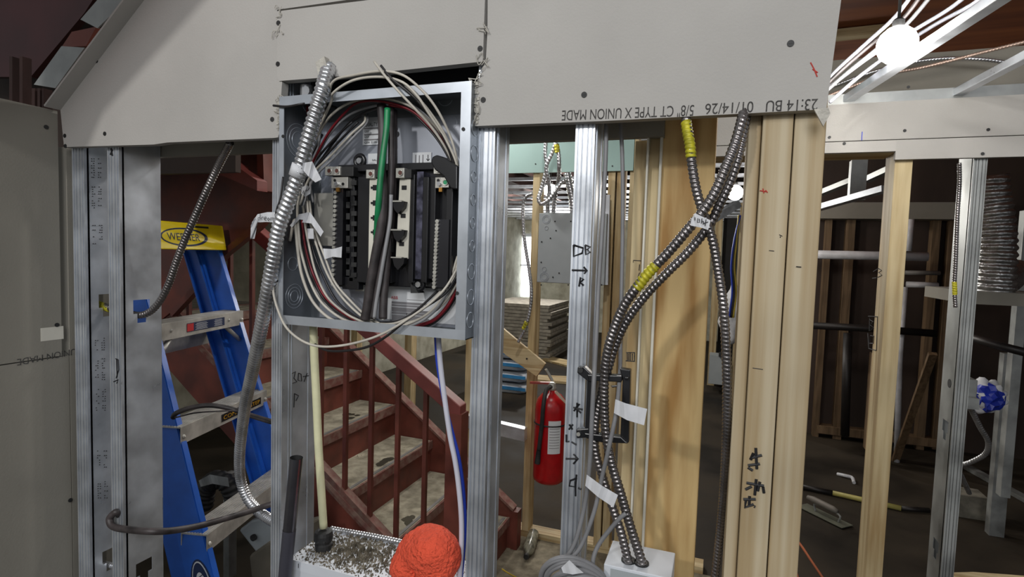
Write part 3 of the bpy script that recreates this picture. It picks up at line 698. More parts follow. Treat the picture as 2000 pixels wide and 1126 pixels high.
bund = [([(566,470,-.012),(575,430,-.014),(578,450,-.014),(583,500,-.012),(592,545,-.01),(612,590,-.006),(645,622,-.006),(680,632,-.006),(712,636,-.006)], wirew, 'thick white wire outermost in the lower left bundle', .0027),
 ([(596,330,-.012),(586,375,-.014),(581,410,-.014),(584,460,-.012),(588,490,-.01),(604,545,-.006),(628,590,-.004),(668,622,-.004),(705,632,-.004)], wirew, 'white wire running up the left side of the panel', .0023),
 ([(575,345,-.004),(570,400,-.002),(566,450,.002),(566,500,.004),(566,560,.012),(566,600,.02)], wiregr, 'thin grey wire on the left inside wall of the panel', .0014),
 ([(592,402,0),(596,440,0),(606,490,0),(618,535,0),(640,580,0),(676,612,0),(712,630,-.002)], wirew, 'white wire in the middle of the lower left bundle', w_),
 ([(600,392,.004),(605,430,.002),(622,490,.0),(642,540,0),(668,580,.0),(700,612,.0),(728,630,-.002)], wirew, 'white wire second from the right in the lower left bundle', w_),
 ([(604,392,.008),(612,440,.006),(634,500,.004),(654,550,.004),(684,586,.004),(714,615,.002),(742,632,0)], wirew, 'white wire nearest the bus bars in the lower left bundle', w_),
 ([(590,430,.01),(596,480,.012),(610,530,.014),(632,575,.012),(662,605,.01),(698,628,.006)], wirer, 'red wire in the lower left bundle', w_),
 ([(598,430,.014),(612,490,.016),(634,545,.016),(660,590,.014),(700,622,.01),(730,634,.004)], wireb, 'black wire among the lower left bundle', w_),
 ([(588,420,.016),(592,470,.018),(606,530,.02),(634,585,.02),(672,616,.016),(716,634,.008)], dustblk, 'dusty dark wire behind the lower left bundle', .0025),
 ([(612,560,.03),(640,596,.028),(680,622,.024),(720,632,.016)], wiregr, 'grey wire low at the back of the lower left bundle', w_),
 ([(650,560,.03),(676,580,.03),(702,606,.026),(724,626,.018)], wiregr, 'grey wire curving behind the thick black cables', w_)]
for L, m, lb_, r_ in bund: ww(L, r_, m, lb_)
low = [([(706,632,-.004),(745,638,-.008),(785,636,-.008),(830,616,-.002),(862,584,.006),(884,548,.012),(895,510,.02)], wirew, 'lowest white wire in the lower right sweep', w_),
 ([(720,634,.0),(760,638,-.004),(806,634,-.004),(845,610,.002),(872,574,.008),(892,540,.014)], wiregr, 'grey wire in the lower right sweep', .0026),
 ([(735,632,.002),(775,630,-.002),(822,606,.004),(856,574,.01),(880,540,.014),(894,500,.02)], wirew, 'white wire second from the bottom in the lower right sweep', w_),
 ([(740,630,.008),(780,626,.004),(815,604,.01),(850,572,.016),(876,545,.02),(893,520,.024)], wireb, 'black wire in the lower right sweep', w_),
 ([(760,634,.01),(805,628,.006),(850,606,.01),(876,580,.014),(893,552,.018)], wirew, 'white wire high in the lower right sweep', .0024),
 ([(800,640,.014),(845,626,.016),(872,600,.02),(886,575,.022),(894,545,.026)], wirer, 'dark red wire at the lower right corner of the panel', .0032),
 ([(780,640,.018),(835,636,.02),(868,612,.024),(890,580,.03)], wireb, 'black wire lying on the bottom of the panel', w_)]
for L, m, lb_, r_ in low: ww(L, r_, m, lb_)
# thick feeders
def feeder(L, r, m, label, endm=lugm):
    o = wire('feeder_cable', L, r, m, label, 'cable', seg=14)
    a = P(*L[-1]); b = P(*L[-2]); d = (a-b).normalized()
    G().cyl(a, a+d*.0015, r*.7, 12).build('cut_end', endm, o); return o
feeder([(745,205,-.002),(748,260,-.006),(745,330,-.01),(748,370,-.013),(746,430,-.014),(735,490,-.014),(724,550,-.014),(717,600,-.014),(712,624,-.014)], .0078, dustblk, 'thick black feeder cable leftmost of the three in the panel')
feeder([(764,210,.008),(765,300,.006),(763,380,.004),(757,450,.0),(745,520,-.004),(734,580,-.006),(727,622,-.008)], .0060, dustblk, 'black feeder cable in the middle, thinner than its neighbours')
feeder([(768,215,.016),(768,320,.014),(765,400,.012),(760,470,.008),(753,540,.004),(749,590,.0),(748,622,-.002)], .0072, dustblk, 'thick black feeder cable rightmost of the three in the panel')
feeder([(764,380,-.008),(762,430,-.008),(752,490,-.009),(742,550,-.01),(735,590,-.01),(731,620,-.01)], .0032, wiregr, 'pale grey feeder cable in front of the black ones')
feeder([(757,212,-.014),(755,250,-.018),(750,290,-.022),(744,340,-.025),(740,390,-.025),(737,430,-.016),(735,470,.0)], .0052, green, 'green ground cable at the middle of the panel')
# tape in the bundle
tb = flag('tape_tag', [(566,440),(584,418),(606,414),(612,432),(585,428),(570,444)], -.020, tape, label='white tape wrapped round the left wire bundle', wave=.001)
flag('tape_tag', [(598,414),(607,416),(632,452),(626,462),(608,436),(590,434)], -.0222, tape, label='folded white tape flag right of the wire bundle wrap', wave=.002)
flag('tape_tag', [(600,446),(606,446),(612,446),(613,466),(607,466),(602,466)], -.01, tape, label='small white tape band on the white wires', wave=.0)
flag('tape_tag', [(631,485),(650,486),(668,481),(667,503),(650,501),(634,506)], -.004, tape, label='white tape flag across the neutral bar', wave=.0015)
tg = flag('tape_tag', [(590,365),(600,361),(607,370),(606,378),(596,384),(588,378)], -.022, tape, label='small white tag with a handwritten word left of the panel lugs', wave=.0)
strokes('handwriting', [[(593,372),(591,377),(595,376),(594,381)],[(599,368),(597,373),(601,371)],[(604,366),(602,371)]], inkk, tg, Y=-.0235, r=.0005)
dt = flag('tape_tag', [(492,434),(503,418),(522,414),(537,414),(537,434),(520,433),(503,434),(494,446)], -.045, tape, label='white tape tag reading droom left of the panel', wave=.001)
flag('tape_fold', [(497,425),(503,432),(500,452),(497,466),(489,466),(490,440)], -.05, tape, parent=dt)
strokes('handwriting', [[(507,424),(504,425),(504,430),(508,429),(508,417)],[(511,424),(511,429)],[(511,425),(514,423)],[(516,427),(520,426),(519,423),(516,424),(516,429),(520,430)],
   [(524,425),(522,428),(524,431),(526,428),(524,425)],[(528,430),(528,425),(531,425),(531,430)],[(531,425),(535,425),(535,430)]], inkk, dt, Y=-.0475, r=.0005)
ww([(553,345,-.034),(548,385,-.036),(540,410,-.038),(534,440,-.038),(532,480,-.036),(534,520,-.036),(536,545,-.036)], .0016, wireb, 'thin dark wire along the left edge of the panel')

# ================================================================== LOWER WHITE PANEL, GLAND, CONDUIT, GLOVE
zb = .835
zt = P(562,1090,-.03).z
lp = empty('wall_enclosure', (-.55, .03, .6), label='white enclosure below the open panel, its top covered in dust and debris', cat='electrical panel')
xa, xb = P(562,1090,-.03).x, -.372
G().box(xa, xb, -.03, .092, .5, zt).build('enclosure_body', whitebox, lp, bevel=.001)
g = G(); g.box(xa-.002, xb, -.0315, -.03, zt-.016, zt+.001); g.build('front_lip', whitebox, lp)
g = G(); c = P(583,1100,-.032); g.box(c.x-.0004, c.x+.0004, -.0325, -.031, c.z-.008, c.z); g.build('lip_slot', blackm, lp)
g = G()
for k in range(5200):
    x = random.uniform(xa, xb-.01); y = random.uniform(-.028, .09)
    u = (x-xa)/(xb-xa); dens = math.exp(-((u-.32)**2)/.10-((y-.04)**2)/.004)
    if random.random() > .25+.75*dens: continue
    r = random.uniform(.0005, .0022)*(1+dens*.6); h = r*random.uniform(.5, 1.4)+dens*.003
    c = Vector((x, y, zt)); a = random.uniform(0, 3)
    v = [c+Vector((r*math.cos(a+i*2.1), r*math.sin(a+i*2.1), -.0003)) for i in range(3)]+[c+Vector((0,0,h))]
    g.poly(v, [(0,1,3),(1,2,3),(2,0,3)])
g.build('dust_and_debris', mat('grey_brown_debris', lin((132,124,108)), .95, col2=lin((70,64,52)), scale=60), lp, kind='stuff')
g = G()
c = Vector((P(632,1035,.02).x, .02, zt))
gl = empty('cable_gland', c, label='black cable gland on top of the white enclosure', cat='gland')
G().lathe(c, [(.014,-.001),(.015,.004),(.0155,.012),(.013,.014),(.013,.018),(.0165,.020),(.017,.030),(.0155,.036),(.010,.038)], 20).build('gland_body', blackm, gl, smooth=False)
G().lathe(c+Vector((0,0,.018)), [(.0168,0),(.0175,.003),(.0168,.006)], 8).build('gland_nut', blackm, gl)
flex('armored_cable', [(646,1032,.085),(680,1038,.088),(720,1045,.09),(760,1053,.09),(800,1062,.09),(850,1074,.09)], .0058, .006, armor, 'silver armored cable lying along the back of the white enclosure top')
# bare conduit leaning in front
a, b = P(579,893,-.052), P(549,1200,-.052)
co = G().tube([b, a], .0108, 24, caps=False).build('steel_conduit', emt, None, smooth=True, label='dark steel conduit stub with an open top end, leaning beside the white enclosure', cat='conduit')
G().tube([b, a], .0098, 24, caps=False).build('inner_wall', blackm, co, smooth=True)
m_ = a.lerp(b, .45); G().tube([b, m_], .0112, 24, caps=False).build('painted_lower_part', mat('dark_conduit_paint', lin((84,84,94)), .45, .5), co, smooth=True)
# orange glove
gc = P(830,1078,.02); sc = (P(930,1078,.02).x-P(830,1078,.02).x)/100
def pxo(x, y, dy=0): p = P(x, y, .02+dy); return p
balls = [(pxo(836,1078), 46*sc), (pxo(852,1074,-.01), 38*sc), (pxo(812,1080), 34*sc), (pxo(794,1108,-.016), 29*sc), (pxo(866,1088,-.008), 30*sc), (pxo(848,1112,-.014), 33*sc)]
import bmesh
bm = bmesh.new(); bmesh.ops.create_icosphere(bm, subdivisions=6, radius=1)
g = G(); cc = pxo(833,1084)
def field(p):
    s = 0
    for b_, r in balls:
        d2 = (p-b_).length_squared/(r*r); s += math.exp(-3.2*(d2-1))
    return s-1.0
for v in bm.verts:
    d = v.co.normalized(); lo, hi = .005, .12
    for _ in range(18):
        m2 = (lo+hi)/2
        if field(cc+d*m2) > 0: lo = m2
        else: hi = m2
    p = cc+d*lo
    n_ = noise.noise(p*38)*.0026+noise.noise(p*95)*.0016+noise.noise(p*240)*.0007
    cr = abs((p.x-pxo(831,1100).x)-.25*(pxo(831,1100).z-p.z))
    if p.z < pxo(831,1082).z and p.y < .02: n_ -= .009*math.exp(-(cr/.0035)**2)*min(1, (pxo(831,1082).z-p.z)/.012)
    v.co = p+d*n_
    if v.co.z < zt+.001: v.co.z = zt+.001
me_v = [v.co.copy() for v in bm.verts]; me_f = [[v.index for v in f.verts] for f in bm.faces]; bm.free()
g.v = me_v; g.f = me_f
gv = g.build('work_glove', orangef, None, smooth=True, label='bright orange crinkled work glove bunched up at the right end of the white enclosure', cat='glove')
g = G(); a = pxo(786,1122,-.03)
g.tube(curve([pxo(768,1121,-.028), pxo(782,1118,-.034), pxo(798,1121,-.034), pxo(806,1128,-.03)], 6), .005, 10); g.build('knit_cuff', greenknit, gv, smooth=True)

# ================================================================== BLACK BRACKET AND WHITE JUNCTION BOX
br = empty('mounting_bracket', P(1180,862,-.02), label='black plastic device mounting bracket on the marked steel stud', cat='bracket')
yb = -.018; tb_ = .014
def bp(pp, nm_='rail', y=yb, th=tb_): return G().pprism(pp, y, th).build(nm_, black, br, bevel=.0015)
bp([(1146,731),(1215,733),(1214,746),(1166,744),(1150,746)], 'top_bar', yb-.004)
bp([(1210,719),(1231,722),(1228,865),(1211,863),(1216,740)], 'side_bar')
bp([(1147,742),(1166,744),(1160,768),(1158,850),(1142,848)], 'side_bar')
bp([(1140,845),(1213,853),(1227,866),(1175,864),(1145,856)], 'bottom_bar', yb-.004)
o = bp([(1128,716),(1140,715),(1160,735),(1150,746),(1127,728)], 'fixing_ear', yb-.002)
c = P(1134,722,yb-.003); G().cyl(c, c+Vector((0,-.002,0)), .004, 14).build('ear_hole', blackm, o)
o = bp([(1125,838),(1150,836),(1150,854),(1126,856)], 'fixing_ear', yb-.002)
c = P(1130,847,yb-.003); G().cyl(c, c+Vector((0,-.002,0)), .003, 14).build('ear_hole', lugm, o)
bp([(1219,735),(1228,736),(1227,742),(1219,741)], 'clip', yb-.006)
bp([(1192,753),(1212,751),(1212,754),(1196,757)], 'cross_wire', yb, .003)
jb = empty('junction_box', P(1245,1126,.0), label='white metal junction box at the bottom with two cables entering its top', cat='box')
zt2 = P(1245,1112,-.03).z
xa2, xb2 = P(1180,1110,-.03).x, P(1312,1118,-.03).x
G().box(xa2, xb2, -.034, .04, zt2-.12, zt2).build('box_body', whitebox, jb, bevel=.0012)
g = G()
for x in (1226,1252):
    c = Vector((P(x,1098,-.02).x, -.012, zt2)); g.cyl(c, c+Vector((0,0,.003)), .0105, 18)
g.build('entry_bushing', blackm, jb)
G().box(xa2+.01, xb2-.012, -.0352, -.034, zt2-.1, zt2-.004).build('cover_plate', greybox, jb)

# ================================================================== POST AND BOARDS RIGHT OF THE PANEL
def wood(name, x0, x1, y0, y1, z0, z1, m, label, cat='stud', group=None, parent=None):
    return G().box(x0, x1, y0, y1, z0, z1).build(name, m, parent, bevel=.0012, label=label, cat=None if parent else cat, group=group)
xp0, xp1 = P(1490,240).x, P(1616,225).x; xm = (xp0+xp1)/2
post = empty('wooden_post', (xm, .05, FL), label='double wooden post carrying the right end of the drywall, marked in black', cat='post')
G().box(xp0, xm-.0008, 0, .089, FL, 2.45).build('post_ply', woodPost, post, bevel=.0018)
G().box(xm+.0008, xp1, .0015, .089, FL, 2.45).build('post_ply', woodPost, post, bevel=.0018)
G().box(P(1453,400,.02).x, xp0-.0006, .012, .089, FL, 2.45).build('post_ply', woodPost, post, bevel=.0018)
strokes('handwriting', [[(1476,874),(1478,915)],[(1468,893),(1488,888)],[(1466,897),(1472,884)],[(1461,908),(1484,905)],[(1461,912),(1470,918)],
   [(1477,935),(1474,966)],[(1458,942),(1492,948)],[(1456,955),(1468,949)],[(1484,940),(1480,958)],[(1490,950),(1492,962)],[(1457,975),(1455,990),(1472,984)],[(1452,974),(1476,974)],[(1464,968),(1463,985)],[(1473,988),(1475,989)]],
   inkk, post, Y=-.0003, r=.0021)
strokes('red_mark', [[(1484,372),(1496,374)],[(1490,368),(1492,377)],[(1495,371),(1499,376)]], inkred, post, Y=-.0003, r=.0008)
strokes('pencil_mark', [[(1522,458),(1528,461)],[(1524,461),(1524,464)],[(1502,489),(1512,490)],[(1555,520),(1565,521)],[(1470,718),(1490,721)]], inkg, post, Y=-.0002, r=.0006)
YW = .112
wb = G().box(P(1290,300,YW).x, P(1398,300,YW).x, YW, YW+.038, FL, 2.49).build('wide_board', woodP, None, bevel=.002, label='wide pine board standing flat behind the crossing cables', cat='board')
YB2 = .150
def strip(px0, px1, Y, m, label, name='wooden_stud', ztop=2.48, cat='stud', th=.038):
    return G().box(P(px0,400,Y).x, P(px1,400,Y).x, Y, Y+th, FL, ztop).build(name, m, None, bevel=.001, label=label, cat=cat)
bd = strip(1262.5, 1284, .118, woodZ, 'narrow wooden stud directly left of the wide pine board')
strip(1283.5, 1289, .104, cream, 'thin pale edge strip between the wide board and the narrow stud', 'edge_strip', cat='strip', th=.03)
strip(1258, 1262.5, .104, cream, 'thin pale edge strip left of the narrow stud', 'edge_strip', cat='strip', th=.03)
sj = strip(1236, 1258.5, .118, woodZ, 'wooden stud with marker brackets, leftmost of the studs by the wide board', ztop=P(1250,275,.12).z)
strokes('handwriting', [[(1237,512),(1237,508),(1252,509)],[(1249,516),(1248,528)],[(1249,532),(1246,540),(1249,544)],[(1236,592),(1243,586)],[(1242,572),(1243,592)]], inkk, sj, Y=.1175, r=.0007)
strokes('printed_stamp', [[(1223,688),(1240,688)],[(1222,704),(1240,705)],[(1225,688),(1225,704)],[(1228,690),(1228,703)],[(1231,688),(1231,704)],[(1235,690),(1235,703)],[(1239,688),(1239,704)]], inkg, sj, Y=.1175, r=.0009)

# ================================================================== LADDER (folded, leaning behind the wall)
LB = Vector((-1.789, .475, 1.390)); LH, LT, LW = .243, .376, .455
ln = Vector((math.cos(LH), math.sin(LH), 0)); lu = Vector((-math.sin(LH), math.cos(LH), 0))
def LN(k): return LB+Vector((0,0,-.305))*k+ln*(.305*math.tan(LT)*k)-lu*.051*k
def LF(k): return LN(k)+lu*(LW+.017*k)
ldr = empty('step_ladder', (LN(5.3)+LF(5.3))/2-Vector((0,0,.0)), label='blue fibreglass step ladder with a yellow top, leaning behind the steel studs', cat='ladder')
kb_ = (LB.z-FL)/.305
def rail(a, b, side, off, depth, m, nm_):
    """channel: web facing sideways, two flanges"""
    t_ = (b-a).normalized(); dn = ln-t_*ln.dot(t_); dn.normalize(); ds = t_.cross(dn).normalized()
    if ds.dot(lu) < 0: ds = -ds
    a = a+dn*off; b = b+dn*off; c = (a+b)/2; L = (b-a)/2
    g = G(); th = .0025; fl_ = .024
    g.obox(c-dn*depth/2, L, dn*depth/2, ds*th)
    for q in (0, depth):
        g.obox(c-dn*q+ds*side*fl_/2, L, dn*th, ds*fl_/2)
    return g.build(nm_, m, ldr), dn, ds
r1, dn, ds = rail(LN(-.12), LN(kb_), 1, 0, .08, bluefg, 'front_rail')
r2, dn2, ds2 = rail(LF(-.12), LF(kb_), -1, 0, .08, bluefg, 'front_rail')
rail(LN(-.1)+lu*.01, LN(kb_-.3)+lu*.01, 1, -.085, .05, bluefg, 'rear_rail')
rail(LF(-.1)-lu*.01, LF(kb_-.3)-lu*.01, -1, -.085, .05, bluefg, 'rear_rail')
rh = dn
for k in (1, 2, 3, 4):
    a, b = LN(k), LF(k); c = (a+b)/2; hw = (b-a)/2
    st = empty('dummy', c) if False else None
    g = G(); g.obox(c+Vector((0,0,.052))-ln*.043, hw, ln*.041, Vector((0,0,.0015)))
    for j in range(9): g.obox(c+Vector((0,0,.0545))-ln*(.006+.0092*j), hw, ln*.0026, Vector((0,0,.0012)))
    g.obox(c+Vector((0,0,.027))-ln*.002, hw, ln*.0012, Vector((0,0,.027)))
    g.obox(c+Vector((0,0,.030))-ln*.084, hw, ln*.0012, Vector((0,0,.024)))
    s_t = g.build('step', alum, ldr)
    g = G()
    for e, q in ((a, -.004), (b, .004)):
        p0 = e+Vector((0,0,.022))+dn*.001-lu*(.0 if e is a else .0)+lu*(.012 if e is a else -.012); g.cyl(p0, p0+dn*.004, .007, 10, .003)
    g.build('rivet', alum, ldr)
    # diagonal knee braces under the step ends
    if k in (1,):
        for q_ in ([a+lu*.09+Vector((0,0,.004))-ln*.02, a+lu*.01+Vector((0,0,-.06))-ln*.01], [b-lu*.09+Vector((0,0,.004))-ln*.02, b-lu*.01+Vector((0,0,-.06))-ln*.01]):
            G().tube(q_, .008, 10).build('knee_brace', alum, ldr, smooth=True)
        g = G(); g.obox(c-Vector((0,0,.05))-ln*.14, hw*.98, ln*.002, Vector((0,0,.03))); g.build('rear_brace', alum, ldr)
        p0 = a+(b-a)*.30+Vector((0,0,.028))-ln*.0004
        l_ = G().obox(a+(b-a)*.52+Vector((0,0,.028))+ln*.0002, (b-a)*.22, ln*.0004, Vector((0,0,.015))).build('warning_label', navy, s_t)
        G().obox(a+(b-a)*.335+Vector((0,0,.028))+ln*.0006, (b-a)*.035, ln*.0003, Vector((0,0,.013))).build('label_red_field', inkr, s_t)
        g = G()
        for j in range(6):
            g.obox(a+(b-a)*(.46)+Vector((0,0,.017+.0042*j))+ln*.0008, (b-a)*(.07-.012*(j % 2)), ln*.0002, Vector((0,0,.0006)))
            g.obox(a+(b-a)*(.66)+Vector((0,0,.017+.0042*j))+ln*.0008, (b-a)*(.05-.008*(j % 2)), ln*.0002, Vector((0,0,.0006)))
        g.build('label_print', white, s_t)
        g = G()
        for e in (.14,.80): p0 = a+(b-a)*e+Vector((0,0,.028)); g.cyl(p0, p0+ln*.004, .006, 10, .003)
        g.build('rivet', alum, s_t)
    if k == 2:
        o0 = a+(b-a)*.42+Vector((0,0,.012)); G().obox(a+(b-a)*.66+Vector((0,0,.024))+ln*.0004, (b-a)*.25, ln*.0004, Vector((0,0,.013))).build('step_label', black, s_t)
        text('COMFORT STEP', a+(b-a)*.43+Vector((0,0,.017))+ln*.0012, (b-a), (0,0,1), .014, orangel, 'printed_text', s_t, width=(b-a).length*.46)
# yellow top cap
a, b = LN(0)-lu*.035, LF(0)-lu*.002
g = G(); zc = LB.z
a = a-Vector((0,0,.012)); b = b-Vector((0,0,.012))
e1 = Vector((0,0,.098))
g.poly([a+ln*.03, b+ln*.03, b+ln*.012+e1, a+ln*.012+e1, a-ln*.13, b-ln*.13, b-ln*.11+e1, a-ln*.11+e1], [(0,1,2,3),(1,5,6,2),(5,4,7,6),(4,0,3,7),(3,2,6,7),(0,4,5,1)])
cap = g.build('top_cap', yellow, ldr, bevel=.004)
cu_ = (b-a).normalized(); cup = (e1-ln*.018).normalized(); cn = cu_.cross(cup); cn = cn if cn.dot(ln) > 0 else -cn
ctr = a+ln*.0215+e1*.46+(b-a)*.52
def oval(c, ud, vd, nd, ra, rb, m, parent, nm_, th=.0006):
    g = G(); n_ = 32; vs = [c+ud*ra*math.cos(2*math.pi*i/n_)+vd*rb*math.sin(2*math.pi*i/n_) for i in range(n_)]
    g.prism(vs, nd*th); return g.build(nm_, m, parent)
oval(ctr+cn*.0002, cu_, cup, cn, .125, .034, navy, cap, 'logo_oval'); oval(ctr+cn*.0008-cu_*.006, cu_, cup, cn, .112, .028, yellow, cap, 'logo_field')
text('WERNER', ctr-cu_*.094-cup*.013+cn*.0018, cu_, cup, .027, navy, 'printed_text', cap, width=.17)
G().obox(ctr+cu_*.095+cup*.041+cn*.0004, cu_*.045, cn*.0008, cup*.0035).build('tool_slot', blackm, cap)
# oval logo on the near rail (its outer web)
t_ = (LN(4)-LN(2)).normalized(); oc = LN(2.98)-rh*.040; on = -ds if ds.dot(Vector((0,-1,0))) < 0 else ds
on = ds*(-1) if (ds.dot(CAM-oc) < 0) else ds
oc2 = LN(3.32)-rh*.037+on*.003
oval(oc2, t_, rh, on, .098, .034, navy, r1, 'logo_oval'); oval(oc2+on*.0007, t_, rh, on, .092, .029, white, r1, 'logo_ring'); oval(oc2+on*.0014, t_, rh, on, .088, .026, navy, r1, 'logo_field'); oval(oc2+on*.0021+t_*.012, t_, rh, on, .072, .019, white, r1, 'logo_plate')
text('WERNER', oc2+on*.0036-t_*.052-rh*.011, t_, rh, .022, navy, 'printed_text', r1, width=.118)

# ================================================================== STEEL STAIR
YN, YFa = 1.1, 2.0
sta = empty('steel_staircase', (-1.5, 1.5, FL), label='red oxide steel staircase with dusty concrete treads descending to the right', cat='staircase')
def nx(k): return -1.72+.24*(k-2), .505-.178*(k-2)
for k in range(-1, 6):
    X, Z = nx(k)
    tr = G().box(X-.26, X-.012, YN+.02, YFa-.012, Z-.03, Z-.003).build('tread', concrete, sta)
    G().box(X-.012, X, YN+.012, YFa-.012, Z-.045, Z).build('nosing', reddusty, tr)
    G().box(X-.034, X-.020, YN+.03, YFa-.03, Z-.003, Z+.0005).build('nosing_strip', mat('nosing_metal', lin((150,148,146)), .5, .4) if 'nosing_metal' not in MATS else MATS['nosing_metal'], tr)
    g = G()
    for j in range(90):
        x = X-.03-random.uniform(0, .21)**1.0; y = random.uniform(YN+.04, YFa-.04); r = random.uniform(.001, .006)*random.random()
        if random.random() < .5: x = X-.24+random.uniform(0,.03)
        c = Vector((x, y, Z-.003)); a = random.uniform(0, 6)
        g.poly([c+Vector((r*math.cos(a+i*2.1), r*math.sin(a+i*2.1), -.0005)) for i in range(3)]+[c+Vector((0,0,r))], [(0,1,3),(1,2,3),(2,0,3)])
    g.build('grit', debris, tr, kind='stuff')
    G().box(X-.02, X-.014, YN+.012, YFa-.012, Z-.178-.02, Z-.03).build('riser', redoxide, sta)
G().box(-3.7, nx(-1)[0]-.262, YN, YFa, nx(-1)[1]-.06, nx(-1)[1]).build('landing', reddusty, sta)
G().box(-3.7, nx(-1)[0]-.30, YN+.02, YFa-.02, nx(-1)[1], nx(-1)[1]+.002).build('landing_concrete', mat('dark_landing', lin((84,78,64)), .9, var=.2), sta)
def slopeY(X): return .505-.178/.24*(X+1.72)
for Yc, nm_ in ((YN, 'near'), (YFa, 'far')):
    xa_, xb_ = -2.62, -.985
    for (off, h_, mm, nn) in ((.045, .26, redoxide, 'stringer'),):
        p = [(xa_, slopeY(xa_)+off), (xb_, slopeY(xb_)+off), (xb_, FL+.001), (xb_-.20, FL+.001), (xb_-.32, slopeY(xb_-.32)+off-h_), (xa_, slopeY(xa_)+off-h_)]
        st_ = G().prism([(x, Yc-.005, z) for x, z in p], (0, .01, 0)).build(nn, mm, sta)
    g = G(); g.prism([(xa_, Yc-.012, slopeY(xa_)+off), (xb_, Yc-.012, slopeY(xb_)+off), (xb_+.004, Yc-.012, slopeY(xb_)+off+.012), (xa_, Yc-.012, slopeY(xa_)+off+.012)], (0,.055 if Yc == YN else .06,0))
    g.build('stringer_flange', reddusty, st_)
    g = G(); g.box(xb_-.006, xb_+.03, Yc-.012, Yc+.05, FL+.001, slopeY(xb_)+off); g.build('stringer_end', redoxide, st_)
# splashes on treads (oil stains with their own shape)
for (x, y, k, n) in ((745,900,3,9),(760,965,3,8),(705,955,3,6),(805,1015,4,8),(690,815,2,6)):
    X, Z = nx(k); g = G()
    for j in range(n):
        c = PZ(x+random.uniform(-16,16), y+random.uniform(-7,7), Z-.002); r = random.uniform(.008,.028); n2 = 9
        if not (X-.25 < c.x < X-.04 and YN+.03 < c.y < YFa-.03): continue
        g.poly([c+Vector((r*math.cos(i*6.283/n2)*random.uniform(.7,1.2), 1.3*r*math.sin(i*6.283/n2)*random.uniform(.7,1.2), .0004+j*.0001)) for i in range(n2)], [list(range(n2))])
    if g.v: g.build('oil_stain', wetm, sta)
# guard: rails and balusters in the near plane
def PG(x, y): return P(x, y, YN)
ta, tb2 = PG(750,655), PG(905,790)
sl2 = (tb2.z-ta.z)/(tb2.x-ta.x)
def railz(X): return ta.z+sl2*(X-ta.x)
def botz(X): return slopeY(X)+.125
xr_end = tb2.x
g = G(); xs_ = -2.72
g.prism([(xs_, YN-.028, railz(xs_)), (xr_end, YN-.028, railz(xr_end)), (xr_end, YN-.028, railz(xr_end)-.062), (xs_, YN-.028, railz(xs_)-.062)], (0,.056,0)); g.build('handrail', redrail, sta, bevel=.003)
g = G(); g.prism([(xs_, YN-.02, botz(xs_)), (xr_end, YN-.02, botz(xr_end)), (xr_end, YN-.02, botz(xr_end)-.03), (xs_, YN-.02, botz(xs_)-.03)], (0,.04,0)); g.build('bottom_rail', reddusty, sta)
first = None
Xb = [PG(628,700).x+.0, PG(675,760).x, PG(726,800).x, PG(778,800).x, PG(831,850).x]
dx = (Xb[4]-Xb[0])/4
for k in range(-8, 5):
    X = Xb[0]+dx*k; w2 = .0085
    g = G(); g.prism([(X-w2, YN-w2, botz(X-w2)-.01), (X+w2, YN-w2, botz(X+w2)-.01), (X+w2, YN-w2, railz(X+w2)-.055), (X-w2, YN-w2, railz(X-w2)-.055)], (0, 2*w2, 0)); g.build('baluster', redoxide, sta)
nwx = PG(890,950).x
G().box(nwx-.032, nwx+.032, YN-.032, YN+.032, FL+.001, railz(xr_end)-.03).build('newel_post', redoxide, sta)
# upper flight and beams (underside seen between the studs)
uf = empty('upper_stair_flight', (-2.0, 1.0, 1.0), label='dark red underside of the upper stair flight behind the ladder', cat='staircase')
G().pprism([(270,250),(560,250),(560,372),(500,440),(436,492),(398,540),(330,612),(270,660)], .96, .012).build('stringer_plate', redoxide, uf)
G().pprism([(560,365),(565,380),(503,447),(440,498),(402,546),(335,618),(330,608),(396,536),(434,488),(498,436)], .93, .03).build('plate_flange', redoxide, uf)
G().pprism([(280,300),(330,312),(440,345),(502,372),(502,352),(470,330),(440,300),(330,285)], .80, .05).build('cross_beam', redrail, uf)
G().pprism([(500,250),(512,250),(516,372),(504,374)], .85, .08).build('hanger', redoxide, uf)
# raking steel to the upper left, mostly seen over the side wall
rk = empty('raking_steel', (-1.9, .3, 1.7), label='dark red raking stair stringer with grey metal clips at the upper left', cat='stringer')
G().pprism([(-120,150),(60,150),(165,25),(200,-30),(-120,-30)], .35, .02).build('stringer_plate', mat('shaded_red_steel', lin((52,16,18)), .6), rk)  # red steel darkened in colour for the shade at the upper left
G().prism([(-1.45,-.34,1.674),(-1.22,-.34,1.674),(-1.184,-.34,1.72),(-1.15,-.34,1.77),(-1.042,-.34,1.844),(-.926,-.34,1.923),(-.84,-.34,1.982),(-.60,-.34,2.16),(-.9,-.34,2.45),(-1.45,-.34,2.2)], (0,.04,0)).build('unseen_raking_plate', redoxide, rk)  # unseen plate, inferred from and shaped to cast the drywall's diagonal shadow
G().pprism([(66,165),(120,90),(165,93),(108,172)], .10, .003).build('metal_clip', galvd, rk)
G().pprism([(157,38),(190,0),(225,-40),(290,-40),(190,55)], .10, .003).build('metal_clip', galvd, rk)
G().pprism([(120,92),(140,62),(188,52),(168,90)], .12, .01).build('web_plate', redoxide, rk)
for k, (x0, x1, y1) in enumerate(((18,24,200),(38,44,206),(62,68,210),(73,78,212),(82,85,214))):
    G().pprism([(x0,110 if k < 2 else 172),(x1,110 if k < 2 else 172),(x1,y1+15),(x0,y1+15)], .10, .02).build('vertical_rib', MATS['dark_deck'], rk)  # dark deck colour puts the corner's shade into these ribs
